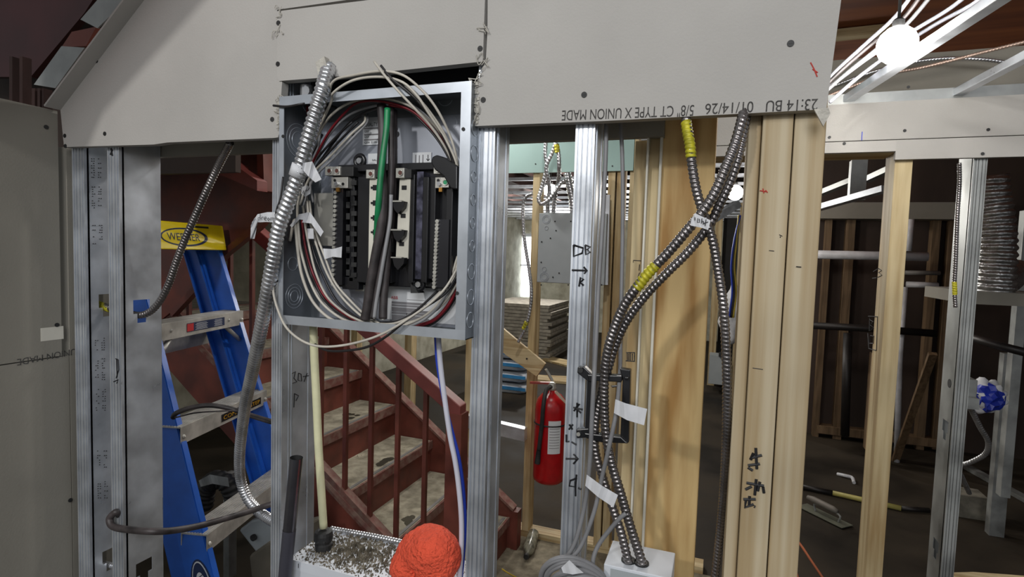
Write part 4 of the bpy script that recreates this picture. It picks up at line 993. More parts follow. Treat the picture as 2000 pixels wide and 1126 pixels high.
dk = G(); dk.box(-4.1, XL-.05, .5, .52, 1.62, 2.5); dk.build('dark_space_sheet', darkply, wallf)  # dark sheet standing in for the unlit space beyond the side wall

# ================================================================== PARTITION WITH THE SECOND PANEL (Y = 2.15)
YP = 2.15
def st2(px, py, wdt, ztop, label, Y=YP, dep=.089, name='wooden_stud', zbot=FL+.038, m=woodZ):
    x = P(px, py, Y).x; return G().box(x, x+wdt, Y, Y+dep, zbot, ztop).build(name, m, None, label=label, cat='stud', bevel=.001)
zg = P(990,338,YP-.016).z
a_ = st2(1020, 1000, .038, zg+.3, 'slim wooden stud beside the fire extinguisher')
st2(1161, 1000, .038, zg+.3, 'wooden stud right of the grey panel, left one of the tight pair')
st2(1178, 1000, .038, zg+.3, 'wooden stud right of the grey panel, right one of the tight pair')
st2(904, 900, .038, zg+.3, 'wooden stud partly hidden by the steel stud right of the panel')
st2(1206, 900, .038, zg+.3, 'wooden stud behind the stud with marker brackets')
st2(694, 900, .038, .62, 'low wooden stud seen through the stair railing')
G().box(-1.6, 0.0, YP, YP+.089, FL, FL+.038).build('bottom_plate', woodX, None, label='wooden bottom plate under the far studs', cat='plate')
gb_ = G().box(P(985,300,YP-.016).x-.4, P(1238,300,YP-.016).x, YP-.016, YP, zg, 2.49).build('green_board', greenboard, None, label='pale green drywall header above the grey panel', cat='drywall')
g = G()
for x, y in ((1046,320),(1196,324)): c = P(x, y, YP-.0165); g.cyl(c, c+Vector((0,-.001,0)), .004, 8)
g.build('screw', blackm, gb_)
tt2 = empty('electrical_enclosure', P(1115,560,YP-.06), label='grey electrical enclosure mounted on the far wooden studs', cat='electrical panel')
G().px(1053, 416, 1180, 557, YP-.09, YP-.002).build('enclosure_body', greybox, tt2, bevel=.003)
g = G()
for x, y, R in [(1067,428,.022),(1067,428,.015),(1067,445,.01),(1166,428,.022),(1166,428,.015),(1164,447,.01),(1063,525,.012),(1063,540,.024),(1063,540,.016),(1160,530,.012),(1160,547,.022)]:
    G().ring(P(x, y, YP-.0905), (0,1,0), R, .0012, 20).build('knockout', lipm, tt2)
g = G()
for x, y in [(1115,432),(1084,432),(1086,450),(1075,465),(1058,472),(1057,512),(1092,533),(1080,541),(1175,556),(1110,556),(1057,556)]:
    c = P(x, y, YP-.0905); g.cyl(c, c+Vector((0,-.001,0)), .0042, 8)
g.build('mounting_hole', blackm, tt2)
G().pprism([(1183,380),(1191,380),(1187,556),(1181,556)], YP-.06, .02).build('white_strip', whitebox, None, label='narrow white metal strip right of the grey panel', cat='strip')
strokes_g = G()
# cables above the grey panel
def bflex(L, r, label, m=armor): return flexg(path(L), r, .016, 8).build('armored_cable', m, None, smooth=True, label=label, cat='cable')
bflex([(1066,278,2.02),(1065,300,2.02),(1068,325,2.03),(1064,345,2.03),(1057,370,2.03),(1052,388,2.02),(1058,398,2.02),(1072,390,2.02),(1085,372,2.03),(1096,356,2.05),(1108,350,2.07)], .012, 'silver armored cable looping down over the green board')
bflex([(1086,278,2.01),(1078,300,2.01),(1067,325,2.01),(1070,345,2.02),(1073,370,2.05),(1070,395,2.07),(1070,415,2.08)], .012, 'silver armored cable crossing another in front of the green board')
bflex([(1086,280,2.0),(1091,300,2.0),(1092,325,2.0),(1091,350,2.04),(1084,385,2.08),(1081,415,2.09)], .012, 'armored cable with yellow paint at its top by the green board')
flexg(path([(1087,282,1.998),(1089,298,1.998)]), .015, .016, 8).build('yellow_sleeve', yelpaint, None, label='yellow painted sleeve on the far armored cable', cat='sleeve')
bflex([(1108,338,2.1),(1112,360,2.1),(1118,390,2.1),(1120,416,2.1)], .022, 'thick silver armored cable entering the grey panel top')
bflex([(1166,340,2.1),(1165,370,2.1),(1166,400,2.1),(1167,418,2.1)], .012, 'armored cable entering the grey panel at its right end')
bflex([(1174,338,2.12),(1176,360,2.12),(1172,390,2.1),(1174,418,2.1)], .010, 'thin armored cable beside the tall steel stud above the grey panel', armord)
bflex([(1040,378,2.05),(1028,384,2.05),(1022,400,2.05),(1022,440,2.05),(1026,480,2.05),(1034,530,2.05),(1038,570,2.05),(1035,605,2.05),(1026,640,2.05),(1012,668,2.05)], .010, 'long thin armored cable hanging left of the slim stud')
flexg(path([(1029,628,2.05),(1023,642,2.05)]), .014, .016, 8).build('yellow_sleeve', yelpaint, None, label='yellow painted sleeve on the long hanging cable', cat='sleeve')
# nailed plank, extinguisher
plk = G().pprism([(930,598),(1065,710),(1048,735),(930,652)], YP-.04, .022).build('loose_plank', woodX, None, label='short pine plank nailed diagonally across the slim stud', cat='plank', bevel=.001)
c = P(1029,700,YP-.041); G().cyl(c, c+Vector((0,-.002,0)), .005, 8).build('nail', blackm, plk)
ex = P(1069,946,2.0); ec = Vector((ex.x, 2.02, P(1069,940,2.0).z)); eh = P(1069,765,2.0).z-ec.z; er = (P(1099,850,2.0).x-P(1039,850,2.0).x)/2
fe = empty('fire_extinguisher', ec, label='red fire extinguisher with black hose hanging on the slim wooden stud', cat='extinguisher')
prof = [(er*.80,0),(er*.97,.012),(er,.03),(er,eh*.80),(er*.97,eh*.86),(er*.86,eh*.92),(er*.62,eh*.97),(er*.30,eh),(er*.25,eh+.01)]
G().lathe(ec, prof, 36).build('cylinder', fredm, fe, smooth=True)
tc_ = ec+Vector((0,0,eh+.01))
G().lathe(tc_, [(.022,0),(.024,.01),(.02,.035),(.012,.04)], 16).build('valve', lugm, fe)
g = G(); g.beam(tc_+Vector((-.005,0,.035)), tc_+Vector((-.115,-.02,.03)), .022, .010); g.build('carry_handle', mat('red_handle', lin((150,60,52)), .5), fe)
g = G(); g.beam(tc_+Vector((-.0,0,.05)), tc_+Vector((-.03,-.02,.11)), .024, .012); g.build('squeeze_lever', lugm, fe)
hp = [tc_+Vector((.0,-.02,.02)), tc_+Vector((-.01,-.07,.01)), tc_+Vector((-.012,-er-.02,-.06)), tc_+Vector((-.018,-er-.016,-.16)), tc_+Vector((-.03,-er-.014,-.3))]
G().tube(curve(hp, 8), .011, 10).build('hose', blackm, fe, smooth=True)
G().cyl(hp[-1], hp[-1]+Vector((-.006,0,-.07)), .012, 12, .015).build('nozzle', blackm, fe)
G().ring(ec+Vector((0,0,eh*.66)), (0,0,1), er+.002, .004, 32).build('strap', blackm, fe)
# wrap-round paper label
g = G(); n_ = 8; vs = []; th0, th1 = -.75, .05
for i in range(n_+1):
    th = th0+(th1-th0)*i/n_; d = Vector((math.sin(th+.9), -math.cos(th+.9), 0))*(er+.0015); vs += [ec+d+Vector((0,0,eh*.36)), ec+d+Vector((0,0,eh*.72))]
g.poly(vs, [[2*i, 2*i+2, 2*i+3, 2*i+1] for i in range(n_)]); lbx = g.build('paper_label', white, fe)
g = G()
for j in range(9):
    zz = ec.z+eh*(.42+.03*j); vs = []
    for i in range(5):
        th = th0+.08+(th1-th0-.16)*i/4; vs += [ec+Vector((math.sin(th+.9), -math.cos(th+.9), 0))*(er+.002)+Vector((0,0,zz-ec.z+q)) for q in (0,.003)]
    g.poly(vs, [[2*i, 2*i+2, 2*i+3, 2*i+1] for i in range(4)])
g.build('printed_lines', MATS['grey_print'], lbx)
g = G(); g.pprism([(1083,766),(1087,762),(1107,785),(1106,790)], 1.93, .001); g.build('inspection_tag', mat('tan_tag', lin((190,170,150)), .7), fe)
# steel offcut between studs, bottle, dusty slab
G().pprism([(890,806),(1024,838),(1024,862),(890,830)], YP-.05, .05).build('steel_offcut', galv, None, label='short galvanized steel offcut bridging the studs low down', cat='steel channel')
sl3 = G(); sl3.box(-1.45, .1, .3, YP, FL, FL+.004); sl3.build('dusty_slab', floordust, None, kind='structure')
bo = PZ(1028,1085,FL+.035); bo2 = PZ(1046,1030,FL+.035)
dd = (bo2-bo).normalized()
bt = G().tube([bo+dd*q for q in (0,.012,.03,.05,.07,.18,.24,.255)], [.010,.012,.014,.026,.032,.032,.031,.022], 14).build('plastic_bottle', bottlem, None, smooth=True, label='crumpled dusty plastic bottle lying on the floor by the bottom plate', cat='bottle')
bt.location.z += .0
G().cyl(bo-dd*.012, bo+dd*.004, .014, 12).build('cap', blackm, bt)
wire('yellow_string', [(980,1110,1.5),(992,1118,1.5),(1003,1124,1.45),(1015,1130,1.4)], .003, mat('yellow_string', lin((190,160,40)), .6), 'yellow string scrap on the dusty floor', 'string')
# planks on the far floor
for i, (pp, lb_) in enumerate(([[(1058,700),(1079,696),(1112,703),(1112,714)], 'loose board lying farther back on the wet floor'], [[(1045,731),(1112,734),(1112,746),(1045,740)], 'loose board lying nearer on the wet floor'])):
    q = [PZ(x, y, FL+.03) for x, y in pp]; G().prism(q, (0,0,-.028)).build('loose_board', woodX, None, label=lb_, cat='board')

# ================================================================== FAR HALL
first = None
s0 = P(955,600,7.4); s1_ = P(1076,600,7.4); zt_ = P(1020,592,7.4).z; nS = 16; hS = (zt_-FL)/nS
for k in range(nS):
    jx = random.uniform(-.05,.03); jy = random.uniform(-.03,.03)
    if first is None:
        first = G().box(s0.x, s1_.x, 7.4, 8.6, FL+.0, FL+hS*.86).build('drywall_sheet', boardm, None, label='grey gypsum board in the neat stack by the far foam wall', cat='drywall', group='gypsum boards in the far stack')
        base = first.location.copy()
    else:
        o = first.copy(); COL.objects.link(o); o.location = base+Vector((jx, jy, hS*k)); ORG[o.name] = o.location.copy()
first['label'] = 'lowest grey gypsum board of the far stack, lying on the floor'
o['label'] = 'topmost grey gypsum board of the far stack'
def bag(x, y, Y, lab):
    c = P(x, y, Y); bm = bmesh.new(); bmesh.ops.create_uvsphere(bm, u_segments=24, v_segments=12, radius=1)
    g = G(); 
    for v in bm.verts:
        q = v.co; sx = (1 if q.x > 0 else -1)*abs(q.x)**.45*.34; sy_ = (1 if q.y > 0 else -1)*abs(q.y)**.5*.2; sz = (1 if q.z > 0 else -1)*abs(q.z)**.7*.062
        g.v.append(c+Vector((sx, sy_, sz))+Vector((0,0,noise.noise(q*3)*.008)))
    g.f = [[v.index for v in f.verts] for f in bm.faces]; bm.free()
    o = g.build('material_bag', bagm, None, smooth=True, label=lab, cat='bag')
    G().box(c.x-.33, c.x+.33, c.y-.206, c.y-.19, c.z+.0, c.z+.035).build('blue_band', bagblue, o)
for k, lab in enumerate(('blue and white bag at the bottom of the bag pile','blue and white bag second from the bottom','blue and white bag third from the bottom of the pile','blue and white bag on top of the pile')):
    bag(985, 751-22*k, 5.4, lab)
wn = empty('window_1', P(1012,575,10.95), kind='structure')
G().px(988, 462, 1040, 580, 10.94, 10.97).build('pane', glassblue, wn)
G().px(985, 455, 1043, 462, 10.88, 10.97).build('window_frame', whitebox, wn)
G().px(984, 462, 989, 584, 10.88, 10.97).build('window_frame', whitebox, wn)
G().px(1006, 516, 1043, 519, 10.88, 10.97).build('glazing_bar', iron, wn)
g = G()
for k in range(9): g.tube(curve([P(990+k*4+random.uniform(-1,1), 462, 10.86), P(989+k*4, 520, 10.82), P(988+k*4+random.uniform(-2,2), 560+random.uniform(0,25), 10.85)], 5), .03, 6)
# furring grid of the hall ceiling
fr0 = None
for k in range(14):
    Y = 2.7+k*.58
    if fr0 is None:
        fr0 = G().box(-4.0, .3, Y, Y+.045, 2.12, 2.15).build('ceiling_furring', galv, None, label='silver furring channel hanging across the hall ceiling', cat='furring', group='furring channels of the hall ceiling'); bl = fr0.location.copy(); y00 = Y
    else:
        o = fr0.copy(); COL.objects.link(o); o.location = bl+Vector((0, Y-y00, 0)); ORG[o.name] = o.location.copy()
j0 = None
for k in range(22):
    X = -4.0+k*.4
    if j0 is None:
        j0 = G().box(X, X+.04, .3, 10.9, 2.25, 2.49).build('ceiling_joist', MATS['dark_deck'], None, label='dark red joist of the hall ceiling', cat='joist', group='joists of the hall ceiling'); bl = j0.location.copy(); x00 = X
    else:
        if X > -.2 and X < 3.2: continue
        o = j0.copy(); COL.objects.link(o); o.location = bl+Vector((X-x00, 0, 0)); ORG[o.name] = o.location.copy()
def bulb(loc, r, label, power=None, col=(1,.95,.87)):
    e = empty('light_bulb', loc, label=label, cat='lamp')
    G().lathe(Vector(loc), [(r*.1,-r),(r*.5,-r*.87),(r*.8,-r*.6),(r*.97,-r*.2),(r*.97,r*.2),(r*.8,r*.6),(r*.5,r*.87),(r*.3,r*.95)], 20).build('glass_bulb', bulbm, e, smooth=True)
    G().lathe(Vector(loc), [(r*.3,r*.95),(r*.3,r*1.3),(r*.2,r*1.4)], 14).build('lamp_socket', blackm, e)
    G().cyl(Vector(loc)+Vector((0,0,r*1.4)), Vector((loc[0], loc[1], 2.42)), .003, 8).build('cord', blackm, e)
    if power: lamp('bulb_light', 'POINT', Vector(loc)-Vector((0,0,r*1.4)), power, col, r)
bulb(P(1075,372,3.0), .045, 'glowing bulb under the far hall ceiling above the grey panel', 14)
# far wooden studs by the foam wall
for i, (x, y, lab) in enumerate(((463,470,'pine stud against the foam wall seen between the railing bars'),(790,700,'pine stud in the corner behind the stair, near the foam wall'),(686,655,'pine stud just under the open panel, far behind the stair'))):
    q = P(x, y, 3.3+.3*i); G().box(q.x, q.x+.07, q.y, q.y+.09, FL, 2.2).build('wooden_stud', woodZ, None, label=lab, cat='stud')
g = G(); g.box(-4.1, -3.2, 2.9, 3.1, FL, 2.49); g.build('foam_return', foam, None, kind='structure')
foamn = G(); foamn.prism([P(425,300,3.0), P(560,300,3.0), P(560,590,3.0), P(425,590,3.0)], (0,.1,0)); foamn.build('foam_panel', foam, None, kind='structure')

# ================================================================== RIGHT ROOM: header, studs, pipes, ceiling
YH = .85
hd = empty('wall_header', (.6, YH, 1.6), kind='structure')
zs1 = P(1800,273,YH).z; zs0 = P(1800,312,YH).z; zs2 = P(1800,198,YH).z
G().box(-.2, 2.6, YH-.016, YH, zs1+.001, zs2).build('drywall_panel', drywall, hd, label='upper drywall strip of the far header')
xo = P(1745,310,YH).x; zo = P(1680,299,YH).z
G().box(-.2, xo, YH-.015, YH, zo, zs1-.001).build('drywall_panel', drywall, hd); G().box(xo, 2.6, YH-.015, YH, zs0, zs1-.001).build('drywall_panel', drywall, hd)
G().box(-.2, xo, YH, YH+.09, zo-.002, zo+.03).build('header_plate', woodX, hd)
G().box(-.2, 2.6, YH-.002, YH+.09, zs2, zs2+.004).build('ceiling_track', galvd, hd); G().box(-.2, 2.6, YH-.012, YH-.008, zs2, zs2+.026).build('ceiling_track', galvd, hd)
for x, y in ((1767,255),(1930,253),(1649,280),(1919,300),(1774,170),(1620,268)): 
    c = P(x, y, YH-.0165); G().cyl(c, c+Vector((0,-.001,0)), .0038, 8).build('screw', blackm, hd)
strokes('blue_mark', [[(1684,257),(1683,274)]], inkblue, hd, Y=YH-.0165, r=.001)
rs = G().box(P(1742,400,YH).x, P(1777,400,YH).x, YH, YH+.089, FL, zs2-.002).build('wooden_stud', woodZ, None, bevel=.0015, label='wooden stud with marker letters right of the double post', cat='stud')
XS = P(1742,400,YH).x
strokes('handwriting', [[(1696,617),(1714,618),(1712,684)],[(1699,620),(1698,646)],[(1699,624),(1706,628),(1700,634),(1707,640),(1698,646)],[(1700,655),(1707,656),(1706,670),(1699,670),(1700,655)],[(1695,650),(1697,680),(1711,684)],
     [(1706,530),(1714,525)],[(1716,524),(1722,528),(1716,532),(1723,537),(1715,541)],[(1704,543),(1712,542)]], inkk, rs, X=XS-.0004, r=.0013)
# steel stud of the header: open side to the right, web seen from the left
x0_, x1_ = P(1895,400,YH).x, P(1922,400,YH).x
c = PX(1843,838,x0_).z; c2 = PX(1825,1070,x0_).z
rs2 = cstud(x0_, x1_, YH, YH+.092, FL, zs2-.002, -1, [c2, c], 'steel stud with punched holes at the right, standing before the silver duct', grp='galvanized steel studs', m=galvd)
c = PX(1854,748,x0_-.0006); G().cyl(c+Vector((.002,0,0)), c-Vector((.0003,0,0)), .011, 16).build('round_hole', blackm, rs2)
flex('armored_cable', [(1874,318,.83),(1874,360,.84),(1870,420,.84),(1868,470,.84),(1866,520,.84),(1864,560,.84),(1866,600,.84)], .0048, .0058, armord, 'thin armored cable hanging beside the right steel stud')
flexg(path([(1864,550,.838),(1865,575,.838)]), .0056, .0058).build('yellow_sleeve', yelpaint, None, label='yellow painted sleeve at the end of the right hanging cable', cat='sleeve')
# low wooden edge at the bottom right corner
G().prism([PZ(1830,1118,.55), PZ(1900,1116,.55), PZ(2010,1124,.55), PZ(2010,1150,.55), PZ(1832,1150,.55)], (0,0,-.03)).build('board_end', woodX, None, label='end of a pine board at the bottom right corner', cat='board')
# ceiling of the right room
cp = empty('ceiling_deck', (1.5, 1, 2.2), kind='structure')
ZC = 2.42
g = G(); g.box(.13, 3.4, -.9, .75, ZC, ZC+.02); g.build('plywood_panel', ceilply, cp); g = G(); g.box(.13, 3.4, .76, 5.0, ZC, ZC+.02); g.build('plywood_panel', ceilply, cp)
G().box(.13, 3.4, 1.0, 1.45, 1.87, 1.968).build('drywall_soffit', drywall_shade, hd)
a, b = PZ(1600,75,ZC-.02), PZ(1748,57,ZC-.02)
G().beam(a+Vector((-.3,0,.0)), b, .07, .03).build('deck_batten', woodX, cp)
def chan(p, q, w_c, h_c, label):
    return G().beam(p, q, w_c, h_c).build('furring_channel', galv, None, label=label, cat='furring', bevel=.002)
zc_ = zs2+.015
f1 = PZ(1648,198,zc_+.0); f1b = PZ(1945,0,zc_); dv = (f1b-f1); f1c = f1+dv*1.6
chan(f1, f1c, .024, .018, 'silver ceiling channel running diagonally just under the glowing bulb')
f2 = PZ(1856,188,zc_); f2b = PZ(2000,112,zc_); chan(f2, f2+(f2b-f2)*1.6, .022, .018, 'silver ceiling channel at the far right')
bl_ = P(1752,88,.5)
bulb(bl_, .036, 'glowing round bulb among the channels of the right ceiling', 3.2, (1,.97,.92))
for i, (L, m) in enumerate((([(1600,180,.6),(1640,140,.6),(1700,88,.6),(1760,40,.55),(1800,-10,.5),(1830,-50,.45)], dustblk), ([(1600,190,.62),(1650,146,.62),(1712,96,.62),(1770,48,.6),(1818,-8,.55),(1840,-40,.5)], nm),
      ([(1600,175,.64),(1636,136,.64),(1690,86,.64),(1745,36,.6),(1782,-10,.55)], whitec), ([(1620,200,.7),(1680,148,.7),(1760,90,.7),(1830,46,.68),(1900,8,.6),(1930,-20,.55)], whitec), ([(1620,170,.66),(1700,110,.66),(1790,56,.64),(1850,20,.62),(1890,-10,.6)], whitec))):
    wire('ceiling_cable', L, .0042, m, ['dark cable leftmost of those running over the right ceiling','grey cable second among those over the right ceiling','white cable on the left of the ceiling cables','white cable running beside the diagonal channel','white cable passing above the glowing bulb'][i], 'cable')
flex('armored_cable', [(1610,190,.85),(1700,155,.85),(1745,142,.85),(1800,132,.85),(1870,115,.83),(1940,97,.8),(2010,80,.78)], .0042, .006, mat('copper_tint_armor', lin((190,165,150)), .35, .6), 'light armored cable sagging across the right ceiling')
flex('armored_cable', [(1610,175,1.0),(1700,142,.98),(1780,122,.97),(1850,114,.96),(1920,116,.95),(1965,122,.95)], .0050, .007, armor, 'silver armored cable behind the sagging one on the right ceiling')
# --- back room
YR = 5.1
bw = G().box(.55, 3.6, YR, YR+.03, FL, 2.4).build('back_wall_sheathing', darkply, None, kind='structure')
def pst(x0, x1, y0, y1, Y, m, lab, name='wooden_stud', cat='stud', th=.089):
    a = P(x0, (y0+y1)/2, Y); b = P(x1, (y0+y1)/2, Y); zt_ = P((x0+x1)/2, y0, Y).z; zb_ = max(FL, P((x0+x1)/2, y1, Y).z)
    return G().box(a.x, b.x, Y, Y+th, zb_, zt_).build(name, m, None, label=lab, cat=cat, bevel=.001)
wd = woodmat('dim_room_pine', lin((120,98,74)), lin((92,74,54)), (9,9,.55))  # pine darkened in colour to carry the back room's dimness
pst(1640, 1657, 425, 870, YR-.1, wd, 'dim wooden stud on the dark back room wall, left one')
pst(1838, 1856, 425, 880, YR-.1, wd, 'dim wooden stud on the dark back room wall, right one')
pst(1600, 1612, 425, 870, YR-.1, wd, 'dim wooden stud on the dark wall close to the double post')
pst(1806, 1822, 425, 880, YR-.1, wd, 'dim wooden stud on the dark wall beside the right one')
G().px(1595, 395, 1880, 428, YR-.25, YR-.001).build('drywall_header', drywall_shade, None, label='dim drywall header above the dark back wall', cat='drywall')
G().px(1596, 845, 1860, 862, YR-.12, YR).build('bottom_plate', wd, None, label='dim bottom plate at the foot of the dark back wall', cat='plate')
def pipe(L, r, m, lab, nm_='pipe'): return G().tube(path(L), r, 14).build(nm_, m, None, smooth=True, label=lab, cat='pipe')
pipe([(1560,496,4.6),(1700,499,4.6),(1812,501,4.6)], .036, pvc, 'white plastic pipe running across the dark back room', 'plastic_pipe')
pipe([(1770,555,4.6),(1832,557,4.6)], .024, pvc, 'short white pipe below the long one', 'plastic_pipe')
pipe([(1768,532,4.7),(1836,533,4.7)], .018, mat('dim_pvc', lin((120,116,112)), .5), 'thin dim pipe between the two white ones', 'plastic_pipe')
pipe([(1767,560,4.55),(1757,700,4.55),(1750,945,4.55)], .022, pvc, 'white vertical pipe behind the wooden stud', 'plastic_pipe')
pipe([(1779,428,4.55),(1774,490,4.55)], .024, pvc, 'white vertical pipe stub above the long pipe', 'plastic_pipe')
pipe([(1560,634,4.5),(1700,641,4.5),(1828,651,4.5)], .030, iron, 'black iron pipe running across the back room', 'iron_pipe')
pipe([(1656,650,4.6),(1650,850,4.6)], .034, iron, 'black vertical pipe in the back room', 'iron_pipe')
pipe([(1885,655,2.6),(1940,672,2.5),(2020,692,2.4)], .020, iron, 'black iron pipe at the right edge', 'iron_pipe')
pst(1697, 1712, 690, 880, 4.4, wd, 'short dim wooden piece behind the marked wooden stud')
G().beam(P(1822,690,3.9), PZ(1748,900,FL), .05, .03, (0,1,0)).build('leaning_batten', wd, None, label='thin batten leaning in the back room', cat='batten')
# metal framing high in the back room
G().beam(P(1590,408,2.6), P(1730,368,2.2), .045, .028).build('furring_channel', galv, None, label='silver channel slanting across the opening beside the post', cat='furring')
G().px(1664, 312, 1690, 390, 2.6, 2.66).build('steel_stud', galvd, None, label='short steel stud high in the opening beside the post', cat='stud')
G().beam(P(1690,352,2.9), P(1760,320,2.6), .04, .03).build('furring_channel', galvd, None, label='dim channel high up near the wooden stud', cat='furring')
G().beam(P(1600,378,3.3), P(1665,352,3.1), .05, .03).build('furring_channel', galvd, None, label='dim channel high up left of the short steel stud', cat='furring')
# foil duct
pts = path([(1930,345,2.1),(1934,385,2.1),(1942,430,2.1),(1946,480,2.1),(1945,530,2.1),(1944,575,2.1)])
flexg(pts, .072, .028, 24, .14).build('foil_duct', foil, None, smooth=True, label='silver corrugated foil duct at the right edge', cat='duct')
flexg(path([(1946,560,2.25),(1965,548,2.4),(1985,530,2.6)]), .06, .028, 20, .14).build('foil_duct', foil, None, smooth=True, label='small side branch of the silver foil duct', cat='duct')
G().px(1888, 568, 2080, 602, 2.0, 2.5).build('shelf_slab', drywall_shade, None, label='grey slab under the foil duct', cat='slab')
pst(1978, 1998, 410, 975, 2.9, galvd, 'steel stud near the right edge behind the duct', 'steel_stud', th=.06)
pst(1944, 1975, 690, 1100, 3.3, galvd, 'dusty steel stud low in the dark at the right', 'steel_stud', th=.06)
# things on the dark floor at the right
G().box(2.15, 3.6, 3.2, 3.3, FL, FL+.03).build('floor_track', galvd, None, label='dusty floor track at the right', cat='track') if False else None
a, b = PZ(1890,912,FL+.02), PZ(2060,1005,FL+.02)
G().beam(a, b, .06, .03).build('floor_track', galvd, None, label='pale floor track running to the right edge', cat='track')
bx = PZ(1890,1012,FL); 
cb = G(); cb.box(bx.x-.10, bx.x+.10, bx.y, bx.y+.16, FL, FL+.15); cb = cb.build('dusty_box', mat('dusty_grey_box', lin((128,124,112)), .9, var=.2, scale=14), None, bevel=.004, label='dusty grey box on the dark floor behind the steel stud', cat='box')
flex('armored_cable', [(1893,962,2.75),(1878,930,2.6),(1871,912,2.5),(1900,900,2.45),(1925,885,2.4),(1930,862,2.35),(1915,835,2.3),(1900,805,2.25),(1888,782,2.2)], .012, .014, armor, 'armored cable looping from a grey outlet box to the floor')
ob = empty('outlet_box', P(1893,790,2.2), label='grey outlet box and bracket behind the right steel stud', cat='box')
G().px(1884, 740, 1906, 795, 2.18, 2.26).build('box_body', galvd, ob, bevel=.003); G().px(1884,776,1912,800,2.14,2.2).build('clamp', galvd, ob)
g = G(); 
bc = P(1920,772,2.5); bm = bmesh.new(); bmesh.ops.create_icosphere(bm, subdivisions=4, radius=1)
for v in bm.verts: g.v.append(bc+Vector((v.co.x*.085, v.co.y*.08, v.co.z*.075))*1+v.co*noise.noise(v.co*2.2)*.035)
g.f = [[v.index for v in f.verts] for f in bm.faces]; bm.free()
pb = g.build('plastic_bag', tape, None, smooth=True, label='blue and white plastic bag in the dark at the right', cat='bag')
g = G(); bm = bmesh.new(); bmesh.ops.create_icosphere(bm, subdivisions=3, radius=1)
for v in bm.verts: g.v.append(bc+Vector((.0,-.045,.0))+Vector((v.co.x*.06, v.co.y*.06, v.co.z*.06))+v.co*noise.noise(v.co*3)*.03)
g.f = [[v.index for v in f.verts] for f in bm.faces]; bm.free(); g.build('blue_part', tarp, pb)
# trowel
ta_ = PZ(1566,985,FL+.01); tb_2 = PZ(1655,1028,FL+.01); td = (tb_2-ta_).normalized(); tn = Vector((-td.y, td.x, 0))
tw = empty('trowel', (ta_+tb_2)/2, label='finishing trowel lying on the dark floor', cat='trowel')
L_ = (tb_2-ta_).length
G().obox((ta_+tb_2)/2, td*L_/2, tn*.05, Vector((0,0,.002))).build('blade', mat('dusty_blade', lin((120,122,108)), .5, .4), tw)
mid = (ta_+tb_2)/2
G().tube(curve([mid-td*.06+Vector((0,0,.004)), mid-td*.06+Vector((0,0,.05)), mid+td*.10+Vector((0,0,.05)), mid+td*.10+Vector((0,0,.004))], 4), .006, 8).build('shank', galvd, tw)
G().tube([mid-td*.12+Vector((0,0,.068)), mid-td*.08+Vector((0,0,.07)), mid+td*.06+Vector((0,0,.066)), mid+td*.09+Vector((0,0,.062))], [.014,.02,.02,.014], 12).build('handle', mat('grey_handle', lin((110,104,96)), .6), tw, smooth=True)
# pole
p0, p1, p2, p3 = PZ(1558,948,FL+.02), PZ(1626,962,FL+.02), PZ(1760,992,FL+.02), PZ(1815,996,FL+.02)
pl = empty('tool_pole', p1, label='long tool handle with black and yellow sections on the dark floor', cat='tool')
G().tube([p0, p1], .018, 10).build('black_grip', iron, pl, smooth=True); G().tube([p1, p2], .017, 10).build('yellow_shaft', mat('yellow_shaft', lin((170,160,90)), .5), pl, smooth=True); G().tube([p2, p3], .016, 10).build('black_end', iron, pl, smooth=True)
a = PZ(1636,925,FL+.01); G().tube(curve([a, PZ(1650,928,FL+.02), PZ(1664,932,FL+.015), PZ(1668,942,FL+.01)], 4), [.012]*13, 8).build('cloth_scrap', tape, None, label='crumpled pale scrap on the dark floor beside the wooden stud', cat='scrap')
wire('orange_cord', [(1545,1040,1.2),(1565,1065,1.2),(1585,1095,1.2),(1612,1135,1.2)], .004, orangecord, 'orange cord running down beside the double post', 'cord')
wire('orange_cord', [(1540,1095,1.15),(1552,1110,1.15),(1562,1140,1.15)], .004, orangecord, 'short piece of orange cord at the foot of the double post', 'cord')
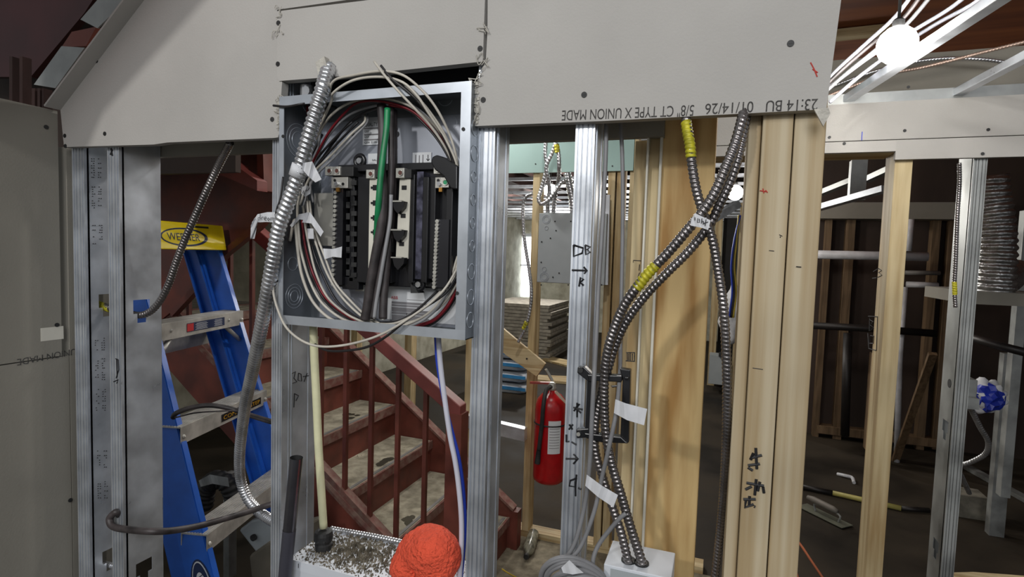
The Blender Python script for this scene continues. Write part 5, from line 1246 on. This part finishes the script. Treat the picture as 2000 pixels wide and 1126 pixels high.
# gap between the wide board and the post
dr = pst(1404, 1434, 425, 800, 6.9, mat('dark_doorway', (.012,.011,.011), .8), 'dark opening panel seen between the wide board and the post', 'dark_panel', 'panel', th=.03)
pst(1436, 1452, 396, 800, 6.8, woodZ, 'pine stud in the gap left of the double post')
pst(1388, 1402, 425, 800, 6.8, woodZ, 'pine stud in the gap right of the wide board')
G().beam(P(1385,432,6.2), P(1440,398,6.4), .12, .08).build('furring_channel', galv, None, label='silver channel in the gap between wide board and post', cat='furring')
bulb(P(1436,376,3.2), .05, 'glowing lamp in the gap between the wide board and the post', 10)
for i, (m, dx_) in enumerate(((bluec, 0), (wireb, 4), (mat('yellow_wire', lin((180,160,60)), .5), 8))):
    wire('hanging_wire', [(1446-dx_*.4,420,3.0),(1434+dx_*.6,470,3.0),(1428+dx_*.8,520,3.0),(1430+dx_,570,3.0),(1424+dx_,620,3.0)], .006, m, ['blue','black','yellow'][i]+' wire hanging in the gap beside the double post', 'wire')
wb_ = P(1432,612,6.2); g = G(); bm = bmesh.new(); bmesh.ops.create_icosphere(bm, subdivisions=3, radius=1)
for v in bm.verts: g.v.append(wb_+Vector((v.co.x*.13, v.co.y*.13, v.co.z*.34))+v.co*noise.noise(v.co*2)*.1)
g.f = [[v.index for v in f.verts] for f in bm.faces]; bm.free(); g.build('white_sack', tape, None, smooth=True, label='white plastic sack hanging in the gap beside the double post', cat='sack')
gbx = empty('small_unit', P(1400,748,6.5), label='small grey wall unit seen right of the wide board', cat='box')
G().px(1386, 692, 1416, 752, 6.4, 6.6).build('unit_body', greybox, gbx, bevel=.004); G().px(1404,688,1416,697,6.36,6.4).build('unit_switch', blackm, gbx)
# dark things under the ladder
hv = empty('shop_vacuum_hose', PZ(400,1120,FL+.3), label='black corrugated hose heaped behind the ladder', cat='hose')
flexg(path([(398,990,.75),(405,950,.75),(425,935,.75),(448,950,.76),(458,985,.78),(440,1015,.8),(410,1030,.8)]), .035, .018, 14, .2).build('corrugated_hose', blackm, hv, smooth=True)
flag('plastic_wrap', [(388,938),(410,926),(445,932),(448,950),(415,944),(392,950)], .68, galvd, label='crumpled grey metal scrap on the black hose', cat='scrap')
ub = empty('white_bucket', PZ(505,1120,FL+.35), label='pale grey appliance casing low behind the ladder steps', cat='casing')
G().pprism([(465,1035),(490,1015),(534,1005),(560,1040),(540,1070),(500,1080)], .8, .15).build('casing_body', greybox, ub, bevel=.01)
c = P(497,1048,.795); G().cyl(c, c-Vector((0,.01,0)), .012, 14).build('casing_port', blackm, ub)
G().pprism([(485,1085),(520,1060),(560,1050),(560,1140),(490,1130)], .72, .2).build('casing_lower', mat('brown_grey', lin((96,90,78)), .8), ub, bevel=.01)
pst(436, 447, 925, 1130, .9, galvd, 'dusty steel stud offcut standing behind the ladder steps', 'steel_stud', th=.04)
